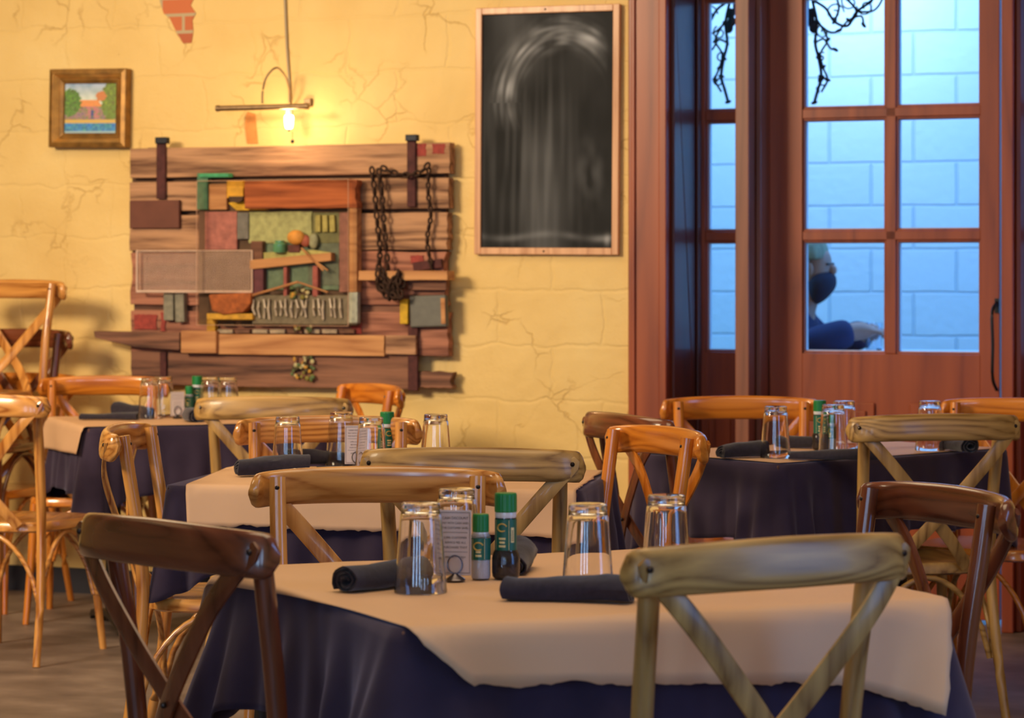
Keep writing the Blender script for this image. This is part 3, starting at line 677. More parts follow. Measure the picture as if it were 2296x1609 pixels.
obj('jar', xf(lathe([(0, 0), (.024, 0), (.026, .006), (.026, .032), (.018, .038), (.018, .046), (0, .046)], 18), tr(u, -.12, z-.022)), plain('jade_glass', (92, 150, 110), .15, spec=.8), art, sm=True)
lump('gourd', 664, 532, 22, 17, .12, pc('gourd_orange', (216, 148, 62)), 'orange oval gourd'); lump('gourd', 685, 540, 12, 14, .115, pc('gourd_red', (166, 84, 62))); lump('shell', 703, 540, 12, 18, .11, pc('shell_grey', (150, 150, 116)))
ab('dark_block', 645, 548, 672, 566, .115, .09, pc('dark_red', (92, 42, 34)))
obj('shelf', prism([W(*p_, -.13) for p_ in ((560, 583), (742, 566), (742, 584), (560, 604))], -.13, -.09), TAN, art, bev=.002)
obj('shelf', prism([W(*p_, -.11) for p_ in ((590, 566), (700, 560), (742, 566), (590, 582))], -.11, -.09), pc('pale_green', (176, 168, 96)), art)
for a, b, r_ in (((676, 556), (725, 606), .004), ((735, 606), (700, 580), .003), ((565, 662), (668, 632), .005), ((668, 632), (735, 655), .0035)):
    obj('stick', tube([wp(*a, -.135), wp(*b, -.135)], r_), TAN, art, sm=True)
for x0, x1, t, b, m in ((700, 712, 596, 668, pc('post_rose', (160, 82, 72))), (635, 643, 598, 665, pc('post_rose', (160, 82, 72))), (562, 588, 540, 600, BRN2), (562, 590, 602, 660, pc('plum', (96, 44, 54)))):
    ab('post', x0, t, x1, b, .12, .09, m)
ab('side_rail', 782, 462, 800, 655, .12, .075, TAN); ab('side_rail', 760, 476, 781, 655, .105, .075, pc('mauve_wood', (142, 92, 76)))
# woven silver band
rnd = random.Random(9); ab('band', 565, 662, 800, 726, .12, .08, pc('pewter_band', (116, 104, 82)), jag=.003, seed=12)
for k in range(17):
    x = 570+k*12+rnd.uniform(-2, 2); obj('rib', tube([wp(x, 668+rnd.uniform(0, 8), -.128), wp(x+rnd.uniform(-5, 5), 690, -.136), wp(x+rnd.uniform(-3, 3), 710+rnd.uniform(-4, 6), -.128)], .0045, 6), plain('bone', (206, 190, 170), .4, var=.15), art, sm=True)
ab('band_end', 782, 655, 801, 724, .13, .1, pc('pale_mint', (176, 178, 158)))
obj('basket', prism([W(*p_, -.15) for p_ in ((467, 660), (562, 656), (562, 680), (545, 700), (500, 706), (474, 696))], -.15, -.085), plain('wicker_rust', (164, 88, 40), .8, var=.35, scale=50), art, bev=.006)
ab('ledge', 463, 703, 566, 716, .14, .07, pc('ledge_yellow', (206, 156, 48))); ab('ledge', 463, 716, 482, 742, .10, .07, pc('ledge_yellow', (206, 156, 48)))
for x in (500, 540, 600): ab('slot', x, 722, x+26, 732, .085, .07, pc('slot_dark', (50, 34, 24)))
for k in range(8): ab('tesserae', 487+k*39, 738, 487+k*39+34, 747, .09, .07, pc('tessera_a', (190, 170, 140)) if k % 3 != 1 else pc('tessera_b', (128, 88, 66)))
rnd = random.Random(3)
def cluster(x0, y0_, x1, y1_, n, f, cols_):
    for k in range(n):
        a, b = rnd.uniform(0, 1), rnd.uniform(0, 1); lump('bead', x0+a*(x1-x0), y0_+b*(y1_-y0_), rnd.uniform(3.5, 6), rnd.uniform(3.5, 6), f+rnd.uniform(0, .01), cols_[k % len(cols_)])
BD = [pc('bead_olive', (120, 112, 44)), pc('bead_green', (84, 104, 62)), pc('bead_cream', (190, 178, 130)), pc('bead_gold', (190, 140, 50)), pc('bead_dark', (74, 62, 34))]
cluster(652, 645, 690, 668, 16, .125, BD); cluster(654, 798, 704, 852, 42, .08, BD); cluster(660, 730, 700, 742, 8, .10, BD)
# wire screens
WIRE = plain('galvanised_wire', (206, 176, 156), .6, .0, .1)
def screen(x0, y0_, x1, y1_, f, step, r):
    g = []; x = x0
    while x <= x1+.1: g.append(tube([wp(x, y0_, -f), wp(x, y1_, -f)], r, 4)); x += step
    y = y0_
    while y <= y1_+.1: g.append(tube([wp(x0, y, -f), wp(x1, y, -f)], r, 4)); y += step
    return join(*g)
obj('wire_screen', screen(306, 563, 440, 652, .095, 3.6, .0011), WIRE, art); obj('wire_screen', screen(440, 563, 562, 650, .125, 3.6, .0011), WIRE, art)
for q_ in ((304, 560, 566, 564), (304, 560, 308, 655), (562, 560, 566, 655), (304, 651, 566, 656)): ab('screen_frame', *q_, .13, .12, WIRE)
ab('tin_strip', 366, 655, 388, 718, .10, .07, pc('tin_grey', (128, 122, 104))); ab('tin_strip', 392, 655, 412, 722, .10, .07, pc('tin_grey', (128, 122, 104)), rot=.03)
# acrylic cover: five thin sheets
cu0, cz0 = W(441, 728, -.17); cu1, cz1 = W(770, 401, -.17)
cu1 = W(803, 600, -.08)[0]
t = .004
obj('acrylic_cover', join(box(cu0, cu1, -.17, -.17+t, cz0, cz1), box(cu0, cu0+t, -.166, -.08, cz0, cz1), box(cu1-t, cu1, -.166, -.08, cz0, cz1), box(cu0+t, cu1-t, -.166, -.08, cz0, cz0+t), box(cu0+t, cu1-t, -.166, -.08, cz1-t, cz1)), ACRYL, art)
EDG = plain('polished_edge', (196, 152, 122), .3)
for a, b in (((cu0, cz0), (cu1, cz0)), ((cu0, cz1), (cu1, cz1)), ((cu0, cz0), (cu0, cz1)), ((cu1, cz0), (cu1, cz1))):
    obj('cover_edge', tube([(a[0], -.17, a[1]), (b[0], -.17, b[1])], .0012, 6), EDG, art)
# chains
def chain(pts, f, r=.014, wr=.0048):
    P_ = smooth_pts([wp(*p_, -f) for p_ in pts], 8); g = []; acc = 0; last = P_[0]; k = 0
    for p_ in P_[1:]:
        acc += (p_-last).length
        if acc > r*1.45:
            d = (p_-last).normalized(); acc = 0; k += 1
            ax = d; q_ = Vector((0, 1, 0)) if k % 2 else Vector((0, 1, 0)).cross(ax).normalized()
            s = ax.cross(q_).normalized()
            ring = [p_+ax*r*math.cos(2*PI*i/12)+s*r*.62*math.sin(2*PI*i/12) for i in range(12)]
            g.append(sweep(ring, lambda t_: circ(wr, 6), up=q_, closed=True))
        last = p_
    return join(*g)
obj('chain', chain([(832, 366), (840, 430), (846, 500), (852, 560), (848, 610)], .10), CHAIN, art, sm=True)
obj('chain', chain([(848, 372), (856, 430), (862, 510), (870, 600)], .105), CHAIN, art, sm=True)
obj('chain', chain([(850, 372), (880, 386), (915, 392), (945, 384), (964, 364)], .11), CHAIN, art, sm=True)
obj('chain', chain([(962, 366), (960, 430), (966, 480), (958, 540), (968, 600)], .10, .011), CHAIN, art, sm=True)
rnd = random.Random(6)
for k in range(7): obj('chain', chain([(835+rnd.uniform(0, 20), 596), (850+rnd.uniform(-10, 30), 640), (870+rnd.uniform(-20, 30), 668), (880+rnd.uniform(-10, 30), 640), (905+rnd.uniform(-15, 10), 612)], .12+.006*k), CHAIN, art, sm=True)
ab('ledge', 803, 607, 1004, 628, .14, .07, TAN, jag=.002, seed=4); ab('ledge_support', 915, 628, 1000, 650, .10, .07, BRN2); ab('slat', 925, 584, 990, 604, .09, .07, RUSTY, rot=.12)
ab('tag_plate', 896, 670, 914, 726, .10, .07, pc('tag_yellow', (204, 160, 24)))
ab('slate_plate', 918, 662, 1000, 733, .10, .07, plain('slate_plate', (92, 90, 82), .5, var=.15), rot=.03, bev=.006)
ab('plate_edge', 988, 668, 998, 726, .104, .10, TAN, rot=.03)

# ---------------------------------------------------------------- bentwood chairs
PAL = {'oak': ((122, 84, 38), (194, 150, 84), .42, .2), 'honey': ((150, 86, 32), (226, 160, 82), .25, .6),
       'orange': ((172, 92, 26), (220, 134, 44), .22, .7), 'brown': ((80, 38, 22), (124, 66, 40), .22, .7)}
def make_chair(pal):
    d, l, rg, ctw = PAL[pal]
    wx = wood('chair_'+pal, d, l, 'x', rg, ctw, 1, 30); wz = wood('chair_'+pal, d, l, 'z', rg, ctw); wy = wood('chair_'+pal, d, l, 'y', rg, ctw)
    t = thing('dining_chair', 'x', 'chair')
    # seat: scooped, rounded trapezoid
    n = 40; V = []; Fc = []; rings = ((.95, .428), (1, .434), (1.0, .455), (.975, .463), (.88, .464), (.55, .455), (.2, .451))
    for s, z in rings:
        for k in range(n):
            a = 2*PI*k/n; c, si = math.cos(a), math.sin(a); e = .55
            x = math.copysign(abs(c)**e, c); y = math.copysign(abs(si)**e, si)
            V.append((x*(.205+.018*y)*s, y*.205*s+.005, z))
    for i in range(len(rings)-1):
        for k in range(n): Fc.append((i*n+k, i*n+(k+1) % n, (i+1)*n+(k+1) % n, (i+1)*n+k))
    Fc += [tuple(range(n)), tuple((len(rings)-1)*n+k for k in range(n))]
    obj('seat', (V, Fc), wy, t, sm=True)
    # curved top rail
    pts = []; N = 36
    for i in range(N+1):
        a = -1+2*i/N; x = .250*math.sin(a*PI/2*.93)/math.sin(PI/2*.93); pts.append((x, -.305+.066*abs(a)**2.3+.0, .845+.011*(1-a*a)))
    def rsec(t_):
        a = abs(2*t_-1); h = .0385*(1-.08*a)*(1 if a < .86 else math.sqrt(max(.03, 1-.9*((a-.86)/.14)**2))); w_ = .0135*(1 if a < .94 else .8)
        return [(x_-(y_)*.12, y_) for x_, y_ in sup(w_, h, 18, .75)]
    obj('top_rail', sweep(pts, rsec), wx, t, sm=True)
    for s in (-1, 1):
        po = smooth_pts([(s*.215, -.262, 0), (s*.203, -.215, .22), (s*.192, -.190, .45), (s*.194, -.200, .62), (s*.199, -.224, .78), (s*.201, -.238, .876)])
        obj('back_post', tube(po, lambda t_: .0125+.0045*min(1, t_*2.2), 14), wz, t, sm=True)
        obj('leg', tube(smooth_pts([(s*.182, .165, .44), (s*.192, .180, .22), (s*.206, .205, 0)]), lambda t_: .017-.005*t_, 12), wz, t, sm=True)
        br = [(s*.242, -.274-(.0 if s > 0 else .0), .866), (s*.16, -.286-(.008 if s > 0 else -.002), .775), (s*.07, -.276-(.008 if s > 0 else -.002), .672), (0, -.262-(.006 if s > 0 else -.004), .592), (-s*.06, -.242-(.004 if s > 0 else -.004), .523), (-s*.115, -.205, .452)]
        def bsec(t_):
            h = .0185 if t_ > .04 else .0185*math.sqrt(max(.05, 1-((.04-t_)/.045)**2)); return sup(.0048, h, 10, .55)
        obj('cross_bar', sweep(smooth_pts(br, 8), bsec, up=(s*.76, 0, -.65)), wz, t, sm=True)
        obj('bolt', ball((s*.232, -.281, .855), .0055, 6), BOLT, t)
        obj('bolt', ball((s*.201, -.2215, .856), .0055, 6), BOLT, t)
        obj('brace', tube([(s*(.199-.012*math.sin(PI*k/16)), -.200+.375*k/16, .19+.232*math.sin(PI*k/16)**.6) for k in range(17)], .0085, 8), wy, t, sm=True)
    obj('bolt', ball((0, -.277, .592), .0055, 6), BOLT, t)
    for y in (-.197, .172):
        obj('brace', tube([(-.188+.376*k/16, y, .19+.232*math.sin(PI*k/16)**.6) for k in range(17)], .0085, 8), wx, t, sm=True)
    index_kids(t); return t
PROTO = {}; USED = set()
def chair(pal, rc, ang, label, group, z=0):
    """rc: floor point under the middle of the top rail; ang: heading of the sitter (deg from +Y)"""
    if pal not in PROTO: PROTO[pal] = make_chair(pal)
    o = PROTO[pal]
    if pal in USED: o = copy_tree(o)
    USED.add(pal)
    a = math.radians(ang); o.location = (rc[0]-math.sin(a)*.275, rc[1]+math.cos(a)*.275, z); o.rotation_euler = (0, 0, a)
    o['label'] = label; o['category'] = 'chair'; o['group'] = group
    return o
G1, G2, G3, G4 = 'chairs around the nearest table', 'chairs around the middle table', 'chairs around the far left table', 'chairs around the table by the door'
chair('oak', (.398, 4.0), 30, 'pale oak cross-back chair at the front right, nearest its paper-covered table', G1)
chair('brown', (-.558, 4.295), -47, 'dark brown cross-back chair at the front left, seen from behind', G1)
chair('honey', (-.272, 5.42), 183, 'honey-coloured cross-back chair facing us behind the nearest table, wide wavy grain', G1)
chair('brown', (.795, 4.93), 113, 'glossy dark brown cross-back chair at the far right side of the nearest table', G1)
chair('oak', (-.094, 6.06), -6, 'light oak cross-back chair with straight grain on the near side of the middle table', G2)
chair('honey', (-1.01, 6.95), -92, 'honey cross-back chair seen sideways at the left end of the middle table', G2)
chair('honey', (-.507, 7.38), 183, 'honey cross-back chair facing us behind the glasses of the middle table', G2)
chair('orange', (.385, 6.85), 115, 'orange-brown cross-back chair turned sideways at the right end of the middle table', G2)
chair('oak', (1.195, 7.52), 12, 'light oak cross-back chair with its back to us at the table by the door', G4)
chair('orange', (.731, 8.57), 180, 'orange-brown cross-back chair facing us against the red-brown door frame', G4)
chair('orange', (1.60, 8.42), 150, 'orange-brown cross-back chair cut off by the right edge of the photo', G4)
chair('brown', (.311, 7.55), -65, 'brown cross-back chair turned from us at the left end of the table by the door', G4)
chair('oak', (-.771, 8.6), -4, 'oak cross-back chair with its back to us beside the far left table', G3)
chair('orange', (-.49, 9.55), 118, 'small orange-brown cross-back chair by the yellow wall under the timber wall art', G3)
chair('orange', (-1.56, 10.28), 178, 'orange-brown cross-back chair facing us behind the far left table', G3)
chair('honey', (-1.76, 8.80), -20, 'cross-back chair cut off by the left edge, its long back leg reaching the floor', G3)
sa = 158.4; f_ = (-math.sin(math.radians(sa)), math.cos(math.radians(sa)))
for k, (z, pl_, lb) in enumerate(((0, 'orange', 'lowest chair of the stack against the yellow wall at far left'), (.175, 'brown', 'middle chair of the stack against the yellow wall at far left'), (.37, 'honey', 'topmost chair of the stack against the yellow wall at far left'))):
    chair(pl_, (-1.93-.01*k+f_[0]*.03*k, 10.62+f_[1]*.03*k), sa, lb, 'stacked chairs by the left wall', z)

# ---------------------------------------------------------------- tables, cloths, paper
def cloth_geo(hx, hy, drop, seed, cr=.035, N=320, K=16, flare=.05, cflare=.10):
    rnd = random.Random(seed); ph = [rnd.uniform(0, 6.28) for _ in range(6)]
    per = []; L = 0
    side = [((hx, -hy+cr), (hx, hy-cr), (1, 0)), ((hx-cr, hy), (-hx+cr, hy), (0, 1)), ((-hx, hy-cr), (-hx, -hy+cr), (-1, 0)), ((-hx+cr, -hy), (hx-cr, -hy), (0, -1))]
    for k, (a, b, nrm) in enumerate(side):
        l = math.hypot(b[0]-a[0], b[1]-a[1]); m = int(N*l/(4*(hx+hy)/1.0)*1.6)+8
        for i in range(m):
            t_ = i/m; s = min(t_, 1-t_)*l
            per.append((a[0]+(b[0]-a[0])*t_, a[1]+(b[1]-a[1])*t_, nrm[0], nrm[1], math.exp(-(s/.085)**2)*.8))
        c = (b[0]-nrm[0]*cr, b[1]-nrm[1]*cr); a0 = math.atan2(nrm[1], nrm[0])
        for i in range(14):
            an = a0+PI/2*i/14; per.append((c[0]+cr*math.cos(an), c[1]+cr*math.sin(an), math.cos(an), math.sin(an), .8+.2*math.sin(PI*i/14)))
    n = len(per); V = [(0, 0, .7485)]; Fc = []
    V += [(p[0]*.97, p[1]*.97, .7485) for p in per]; V += [(p[0]+p[2]*.004, p[1]+p[3]*.004, .7475) for p in per]
    arc = [0]
    for i in range(1, n): arc.append(arc[-1]+math.hypot(per[i][0]-per[i-1][0], per[i][1]-per[i-1][1]))
    tot = arc[-1]+.01
    for k in range(1, K+1):
        t_ = k/K
        for i, p in enumerate(per):
            th = arc[i]/tot*2*PI
            fo = .012*math.sin(th*17+ph[0]+.8*math.sin(th*3+ph[1]))+.008*math.sin(th*31+ph[2])+.010*noise.noise(Vector((math.cos(th)*4, math.sin(th)*4, seed)))
            fo += p[4]*.020*math.sin(th*44+ph[3])
            dr = drop*(1+.42*p[4]**1.5)*t_+.006*t_*math.sin(th*9+ph[4])
            ou = .007+(flare*.35+cflare*p[4])*t_**1.1+fo*min(1, t_*1.5)*(.35+.65*t_)
            V.append((p[0]+p[2]*max(.006, ou), p[1]+p[3]*max(.006, ou), .745-dr))
    for i in range(n): Fc.append((0, 1+i, 1+(i+1) % n))
    for k in range(K+1):
        for i in range(n): Fc.append((1+k*n+i, 1+k*n+(i+1) % n, 1+(k+1)*n+(i+1) % n, 1+(k+1)*n+i))
    return V, Fc
def paper_geo(q, hx, hy, seed, nx=110, ny=70, tear=.006, torn=(0, 1, 0, 1), drop=.2, flare=.05, cflare=.1, hang=None):
    """q: sheet corners in table coordinates (near-left, near-right, far-right, far-left); what passes the edge folds down"""
    V = []; Fc = []; R = .012
    for j in range(ny+1):
        for i in range(nx+1):
            a, b = i/nx, j/ny
            x = (1-b)*((1-a)*q[0][0]+a*q[1][0])+b*((1-a)*q[3][0]+a*q[2][0]); y = (1-b)*((1-a)*q[0][1]+a*q[1][1])+b*((1-a)*q[3][1]+a*q[2][1])
            if hang: y -= hang(a)*(1-b)**3
            je = lambda w_, s: tear*(noise.noise(Vector((w_*30, s, seed)))+.6*noise.noise(Vector((w_*75, s, seed+3)))+1.6*noise.noise(Vector((w_*9, s, seed+5))))
            if j == 0 and torn[0]: y += je(a, 1)
            if j == ny and torn[2]: y += je(a, 2)
            if i == nx and torn[1]: x += je(b, 3)
            if i == 0 and torn[3]: x += je(b, 4)
            if hang: x -= .30*max(0, -y-hy)*a**3
            ex = max(0, abs(x)-hx); ey = max(0, abs(y)-hy); z = .7515+.0012*(noise.noise(Vector((x*5, y*5, seed)))+.4)
            wv = .010*noise.noise(Vector((x*4.5, y*4.5, seed+1)))
            def fold(e, along, h):
                if e <= 0: return 0, 0
                if e < R*1.57: an = e/R; return R*math.sin(an), R*(1-math.cos(an))
                cor = .9*math.exp(-(max(0, h-abs(along))/.085)**2); return R+(flare*.35+cflare*cor+.022)*(e/drop)**1.1+max(0, wv)*min(1, e*12)*1.6, R+(e-R*1.57)*.99
            ox, dx = fold(ex, y, hy); oy, dy = fold(ey, x, hx)
            px_ = math.copysign(min(abs(x), hx)+ox, x); py_ = math.copysign(min(abs(y), hy)+oy, y)
            V.append((px_, py_, z-max(dx, dy)-.3*min(dx, dy)))
    for j in range(ny):
        for i in range(nx):
            k = j*(nx+1)+i; Fc.append((k, k+1, k+nx+2, k+nx+1))
    return V, Fc
def table(c, ang, wx_, wy_, drop, q, names, seed, tear=.006, torn=(1, 1, 0, 0), fl=.03, cf=.03, hang=None):
    a = math.radians(ang); M = tr(c[0], c[1], 0) @ rz(a)
    t_ = thing('dining_table', names[0], 'table', M, 'dining tables')
    hx, hy = wx_/2, wy_/2
    obj('tabletop', prism([(-hx, .715), (hx, .715), (hx, .745), (-hx, .745)], -hy, hy), BRN2, t_, bev=.004)
    for s in (-1, 1):
        x = s*(hx-.16)
        obj('pedestal_column', tube([(x, 0, .03), (x, 0, .715)], .028, 16), BLACK, t_, sm=True)
        obj('pedestal_foot', join(sweep([(x, -.26, .012), (x, -.24, .03), (x, -.05, .055), (x, .05, .055), (x, .24, .03), (x, .26, .012)], lambda q_: [(-.035, -.012), (.035, -.012), (.035, .012), (-.035, .012)]), xf(lathe([(0, 0), (.02, 0), (.02, .02), (0, .02)], 12), tr(x, -.235, 0)), xf(lathe([(0, 0), (.02, 0), (.02, .02), (0, .02)], 12), tr(x, .235, 0))), BLACK, t_, bev=.003)
    cl = obj('tablecloth', cloth_geo(hx+.004, hy+.004, drop, seed, flare=fl, cflare=cf), CLOTH, M=M, sm=True); tag(cl, names[1], 'tablecloth', 'dark tablecloths')
    for md in list(cl.modifiers): cl.modifiers.remove(md)
    so = cl.modifiers.new('thick', 'SOLIDIFY'); so.thickness = .0015; so.offset = -1
    pp = obj('paper_cover', paper_geo(q, hx+.008, hy+.008, seed, tear=tear, torn=torn, drop=drop, flare=fl, cflare=cf, hang=hang), PAPER, M=M, sm=True); tag(pp, names[2], 'paper', 'brown paper table covers')
    for md in list(pp.modifiers): pp.modifiers.remove(md)
    so = pp.modifiers.new('thick', 'SOLIDIFY'); so.thickness = .0005; so.offset = 1
    return M
a1 = 23.0
table((.10, 4.63), a1, .95, .88, .215, [(-.470, -.445), (.478, -.445), (.485, .46), (-.525, .56)],
      ('square table nearest to us under dark cloth and brown paper', 'near-black cloth on the nearest table, deep folds', 'brown paper sheet on the nearest table, its torn edge hanging low'), 1, fl=.05, cf=.09, hang=lambda a: .01+.085*min(1, a/.10)**.8+.05*a+.045*max(0, (a-.72)/.28)**1.5)
table((-.30, 7.02), -10, 1.05, .66, .205, [(-.46, -.445), (.53, -.46), (.50, .33), (-.545, .33)],
      ('middle table behind the honey chair', 'near-black cloth on the middle table', 'brown paper sheet on the middle table, squarely cut'), 2, .005)
table((-1.176, 9.82), 20, .9, .70, .24, [(-.56, -.352), (.46, -.352), (.46, .345), (-.58, .345)],
      ('far left table under the timber wall art', 'near-black cloth on the far left table', 'brown paper sheet on the far left table, drooping over its left end'), 3, .002)
table((.94, 8.09), 40, 1.0, .60, .22, [(-.49, -.296), (.49, -.285), (.49, .29), (-.49, .29)],
      ('table beside the glazed door', 'grey-black cloth on the table beside the glazed door', 'pale brown paper sheet on the table beside the glazed door'), 4, .002)

# ---------------------------------------------------------------- tableware
TZ = .7535
def at(px, py, z=TZ): x, d = P(px, py, z); return x, d
prof = [(0, .149), (.0295, .149), (.0315, .1475), (.0322, .144), (.0322, .134), (.0330, .1305), (.0342, .128), (.0352, .118), (.0425, .022), (.0445, .002), (.0440, 0), (.0428, 0), (.0422, .002), (.0402, .022), (.0328, .118), (.0312, .132), (.026, .136), (0, .137)]
g0 = None
def glass(px, py, label, group):
    global g0
    x, d = at(px, py)
    if g0 is None:
        g0 = obj('pint_glass', lathe(prof, 40), GLASS, sm=True); o = g0
    else: o = g0.copy(); COL.objects.link(o)
    o.location = (x, d, TZ+.0005); tag(o, label, 'glass', group); return o
gg = ('upturned glasses on the nearest table', 'upturned glasses on the middle table', 'upturned glasses on the far left table', 'upturned glasses on the table by the door')
glass(943, 1327, 'upturned pint glass between the navy napkin roll and the printed card', gg[0])
glass(1024, 1283, 'upturned pint glass behind the printed card on the nearest table', gg[0])
glass(1318, 1331, 'upturned pint glass behind the black napkin roll on the nearest table', gg[0])
glass(1494, 1303, 'upturned pint glass partly behind the pale front chair rail', gg[0])
glass(645, 1058, 'upturned pint glass in front of the rolled napkin on the middle table', gg[1])
glass(765, 1044, 'upturned pint glass just behind the printed card on the middle table', gg[1])
glass(832, 1060, 'upturned pint glass overlapping the printed card and green shaker on the middle table', gg[1])
glass(977, 1051, 'upturned pint glass alone at the right on the middle table', gg[1])
glass(336, 938, 'leftmost upturned glass on the far left table', gg[2])
glass(366, 934, 'upturned glass touching the left side of the card on the far left table', gg[2])
glass(472, 934, 'upturned glass just right of the green shakers on the far left table', gg[2])
glass(511, 935, 'rightmost upturned glass on the far left table', gg[2])
glass(1739, 1026, 'leftmost upturned glass on the table by the door', gg[3])
glass(1868, 1021, 'upturned glass in front of the green shakers on the table by the door', gg[3])
glass(1892, 1009, 'upturned glass just behind the shakers on the table by the door', gg[3])
glass(2085, 1009, 'upturned glass standing behind the light oak chair rail', gg[3])

# rolled napkins
def roll_geo(L=.2, r1=.0235, flat=.85, turns=2.6, seed=0):
    N = 46; K = 10; th = .0016; V = []; Fc = []
    for k in range(K+1):
        y = -L/2+L*k/K
        for s_ in (0, 1):
            for i in range(N+1):
                t_ = i/N; a = t_*turns*2*PI; r = (.006+(r1-.006)*t_)*(1+.13*math.cos((y/L+.5)*PI+(seed % 2)*PI))*(1+.16*noise.noise(Vector((y*16, math.cos(a)*1.3, math.sin(a)*1.3+seed)))+.07*noise.noise(Vector((y*40, math.cos(a)*3, math.sin(a)*3+seed))))+(th if s_ else -th)
                V.append((r*math.cos(a)*1.06+.010*math.sin(y*16+seed), y+.003*math.sin(a*2+seed)*(1 if k in (0, K) else 0), r1*flat*.90+r*math.sin(a)*flat*(1-.10*math.sin(y*11+seed))))
    m = N+1; R = 2*m
    for k in range(K+1):
        lo_ = min(v[2] for v in V[k*R:(k+1)*R]); lo2 = r1*flat*.25
        for i in range(k*R, (k+1)*R): x_, y_, z_ = V[i]; z_ -= lo_; V[i] = (x_, y_, max(.0005+.0006*((i % R) >= m), z_-.0022))
    for k in range(K):
        for s_ in (0, 1):
            for i in range(N): a = k*R+s_*m+i; Fc.append((a, a+1, a+R+1, a+R))
        for i in (0, N): a = k*R+i; Fc.append((a, a+m, a+m+R, a+R))
    for k in (0, K):
        for i in range(N): a = k*R+i; Fc.append((a, a+1, a+m+1, a+m))
    return V, Fc
def napkin(px, py, ang, label, group, L=.2, r=.0235, flat=.85, seed=0):
    x, d = at(px, py); o = obj('rolled_napkin', roll_geo(L, r*1.12, flat, 2.6, seed), NAPKIN, M=tr(x, d, TZ+.0012) @ rz(math.radians(ang)), sm=True)
    tag(o, label, 'napkin', group); return o
ng = ('napkin rolls on the nearest table', 'napkin rolls on the middle table', 'napkin rolls on the far left table', 'napkin rolls on the table by the door')
napkin(858, 1316, -36, 'navy napkin roll with an open spiral end beside the front glass', ng[0], .19, .027, .92, 1)
napkin(1275, 1346, 78, 'black napkin roll lying lengthwise in front of the shakers', ng[0], .21, .027, .85, 2)
napkin(1160, 1279, -12, 'black napkin roll just behind the tall pepper shaker', ng[0], .15, .026, .9, 3)
napkin(1600, 1300, 74, 'dark napkin roll mostly behind the pale front chair rail', ng[0], .19, .022, .8, 4)
napkin(612, 1066, -72, 'dark napkin roll with a round open end on the middle table', ng[1], .19, .026, .95, 5)
napkin(720, 1042, -80, 'dark napkin roll behind the glasses on the middle table', ng[1], .18, .024, .85, 6)
napkin(775, 1058, 84, 'flat dark napkin in front of the card on the middle table', ng[1], .16, .013, .6, 7)
napkin(245, 941, 88, 'long flat black napkin at the left on the far left table', ng[2], .21, .02, .7, 8)
napkin(300, 934, 60, 'black napkin roll just behind the leftmost glass on the far left table', ng[2], .15, .026, .95, 9)
napkin(436, 944, 12, 'black napkin roll pointing at us below the shakers on the far left table', ng[2], .16, .027, .9, 10)
napkin(1668, 1026, -62, 'grey-black napkin roll left of the first glass on the table by the door', ng[3], .15, .024, .85, 11)
napkin(1868, 1031, 84, 'long flat black napkin in front of the shakers on the table by the door', ng[3], .25, .022, .7, 12)
napkin(1800, 1004, 70, 'black napkin roll behind the first glass on the table by the door', ng[3], .16, .024, .85, 13)
napkin(2148, 1012, 20, 'short black napkin roll between the chair bars at right', ng[3], .15, .024, .9, 14)

# shakers
GREEN = plain('green_plastic', (18, 118, 58), .35, var=.06, scale=20); LBL = plain('green_label', (14, 92, 76), .4, var=.05); CREAM = plain('cream_ink', (216, 200, 140), .5); LGOLD = plain('gold_ink', (196, 160, 70), .4)
SALT = plain('salt', (226, 222, 222), .9, var=.05, scale=300); PEP = plain('peppercorns', (52, 40, 38), .7, var=.5, scale=220, bmp=.8)
def arcband(r, z0, z1, a0, a1, n=14):
    V = []; Fc = []
    for i in range(n+1):
        a = a0+(a1-a0)*i/n; V += [(r*math.cos(a), r*math.sin(a), z0), (r*math.cos(a), r*math.sin(a), z1)]
    for i in range(n): Fc.append((2*i, 2*i+2, 2*i+3, 2*i+1))
    return V, Fc
def swoosh(r, zc, w_, h_, ac, wr=.0012, a0=.3, a1=2*PI-.9, n=26):
    return tube([((r)*math.cos(ac+w_*math.cos(a0+(a1-a0)*i/n)/r), r*math.sin(ac+w_*math.cos(a0+(a1-a0)*i/n)/r), zc+h_*math.sin(a0+(a1-a0)*i/n)) for i in range(n+1)], wr, 5)
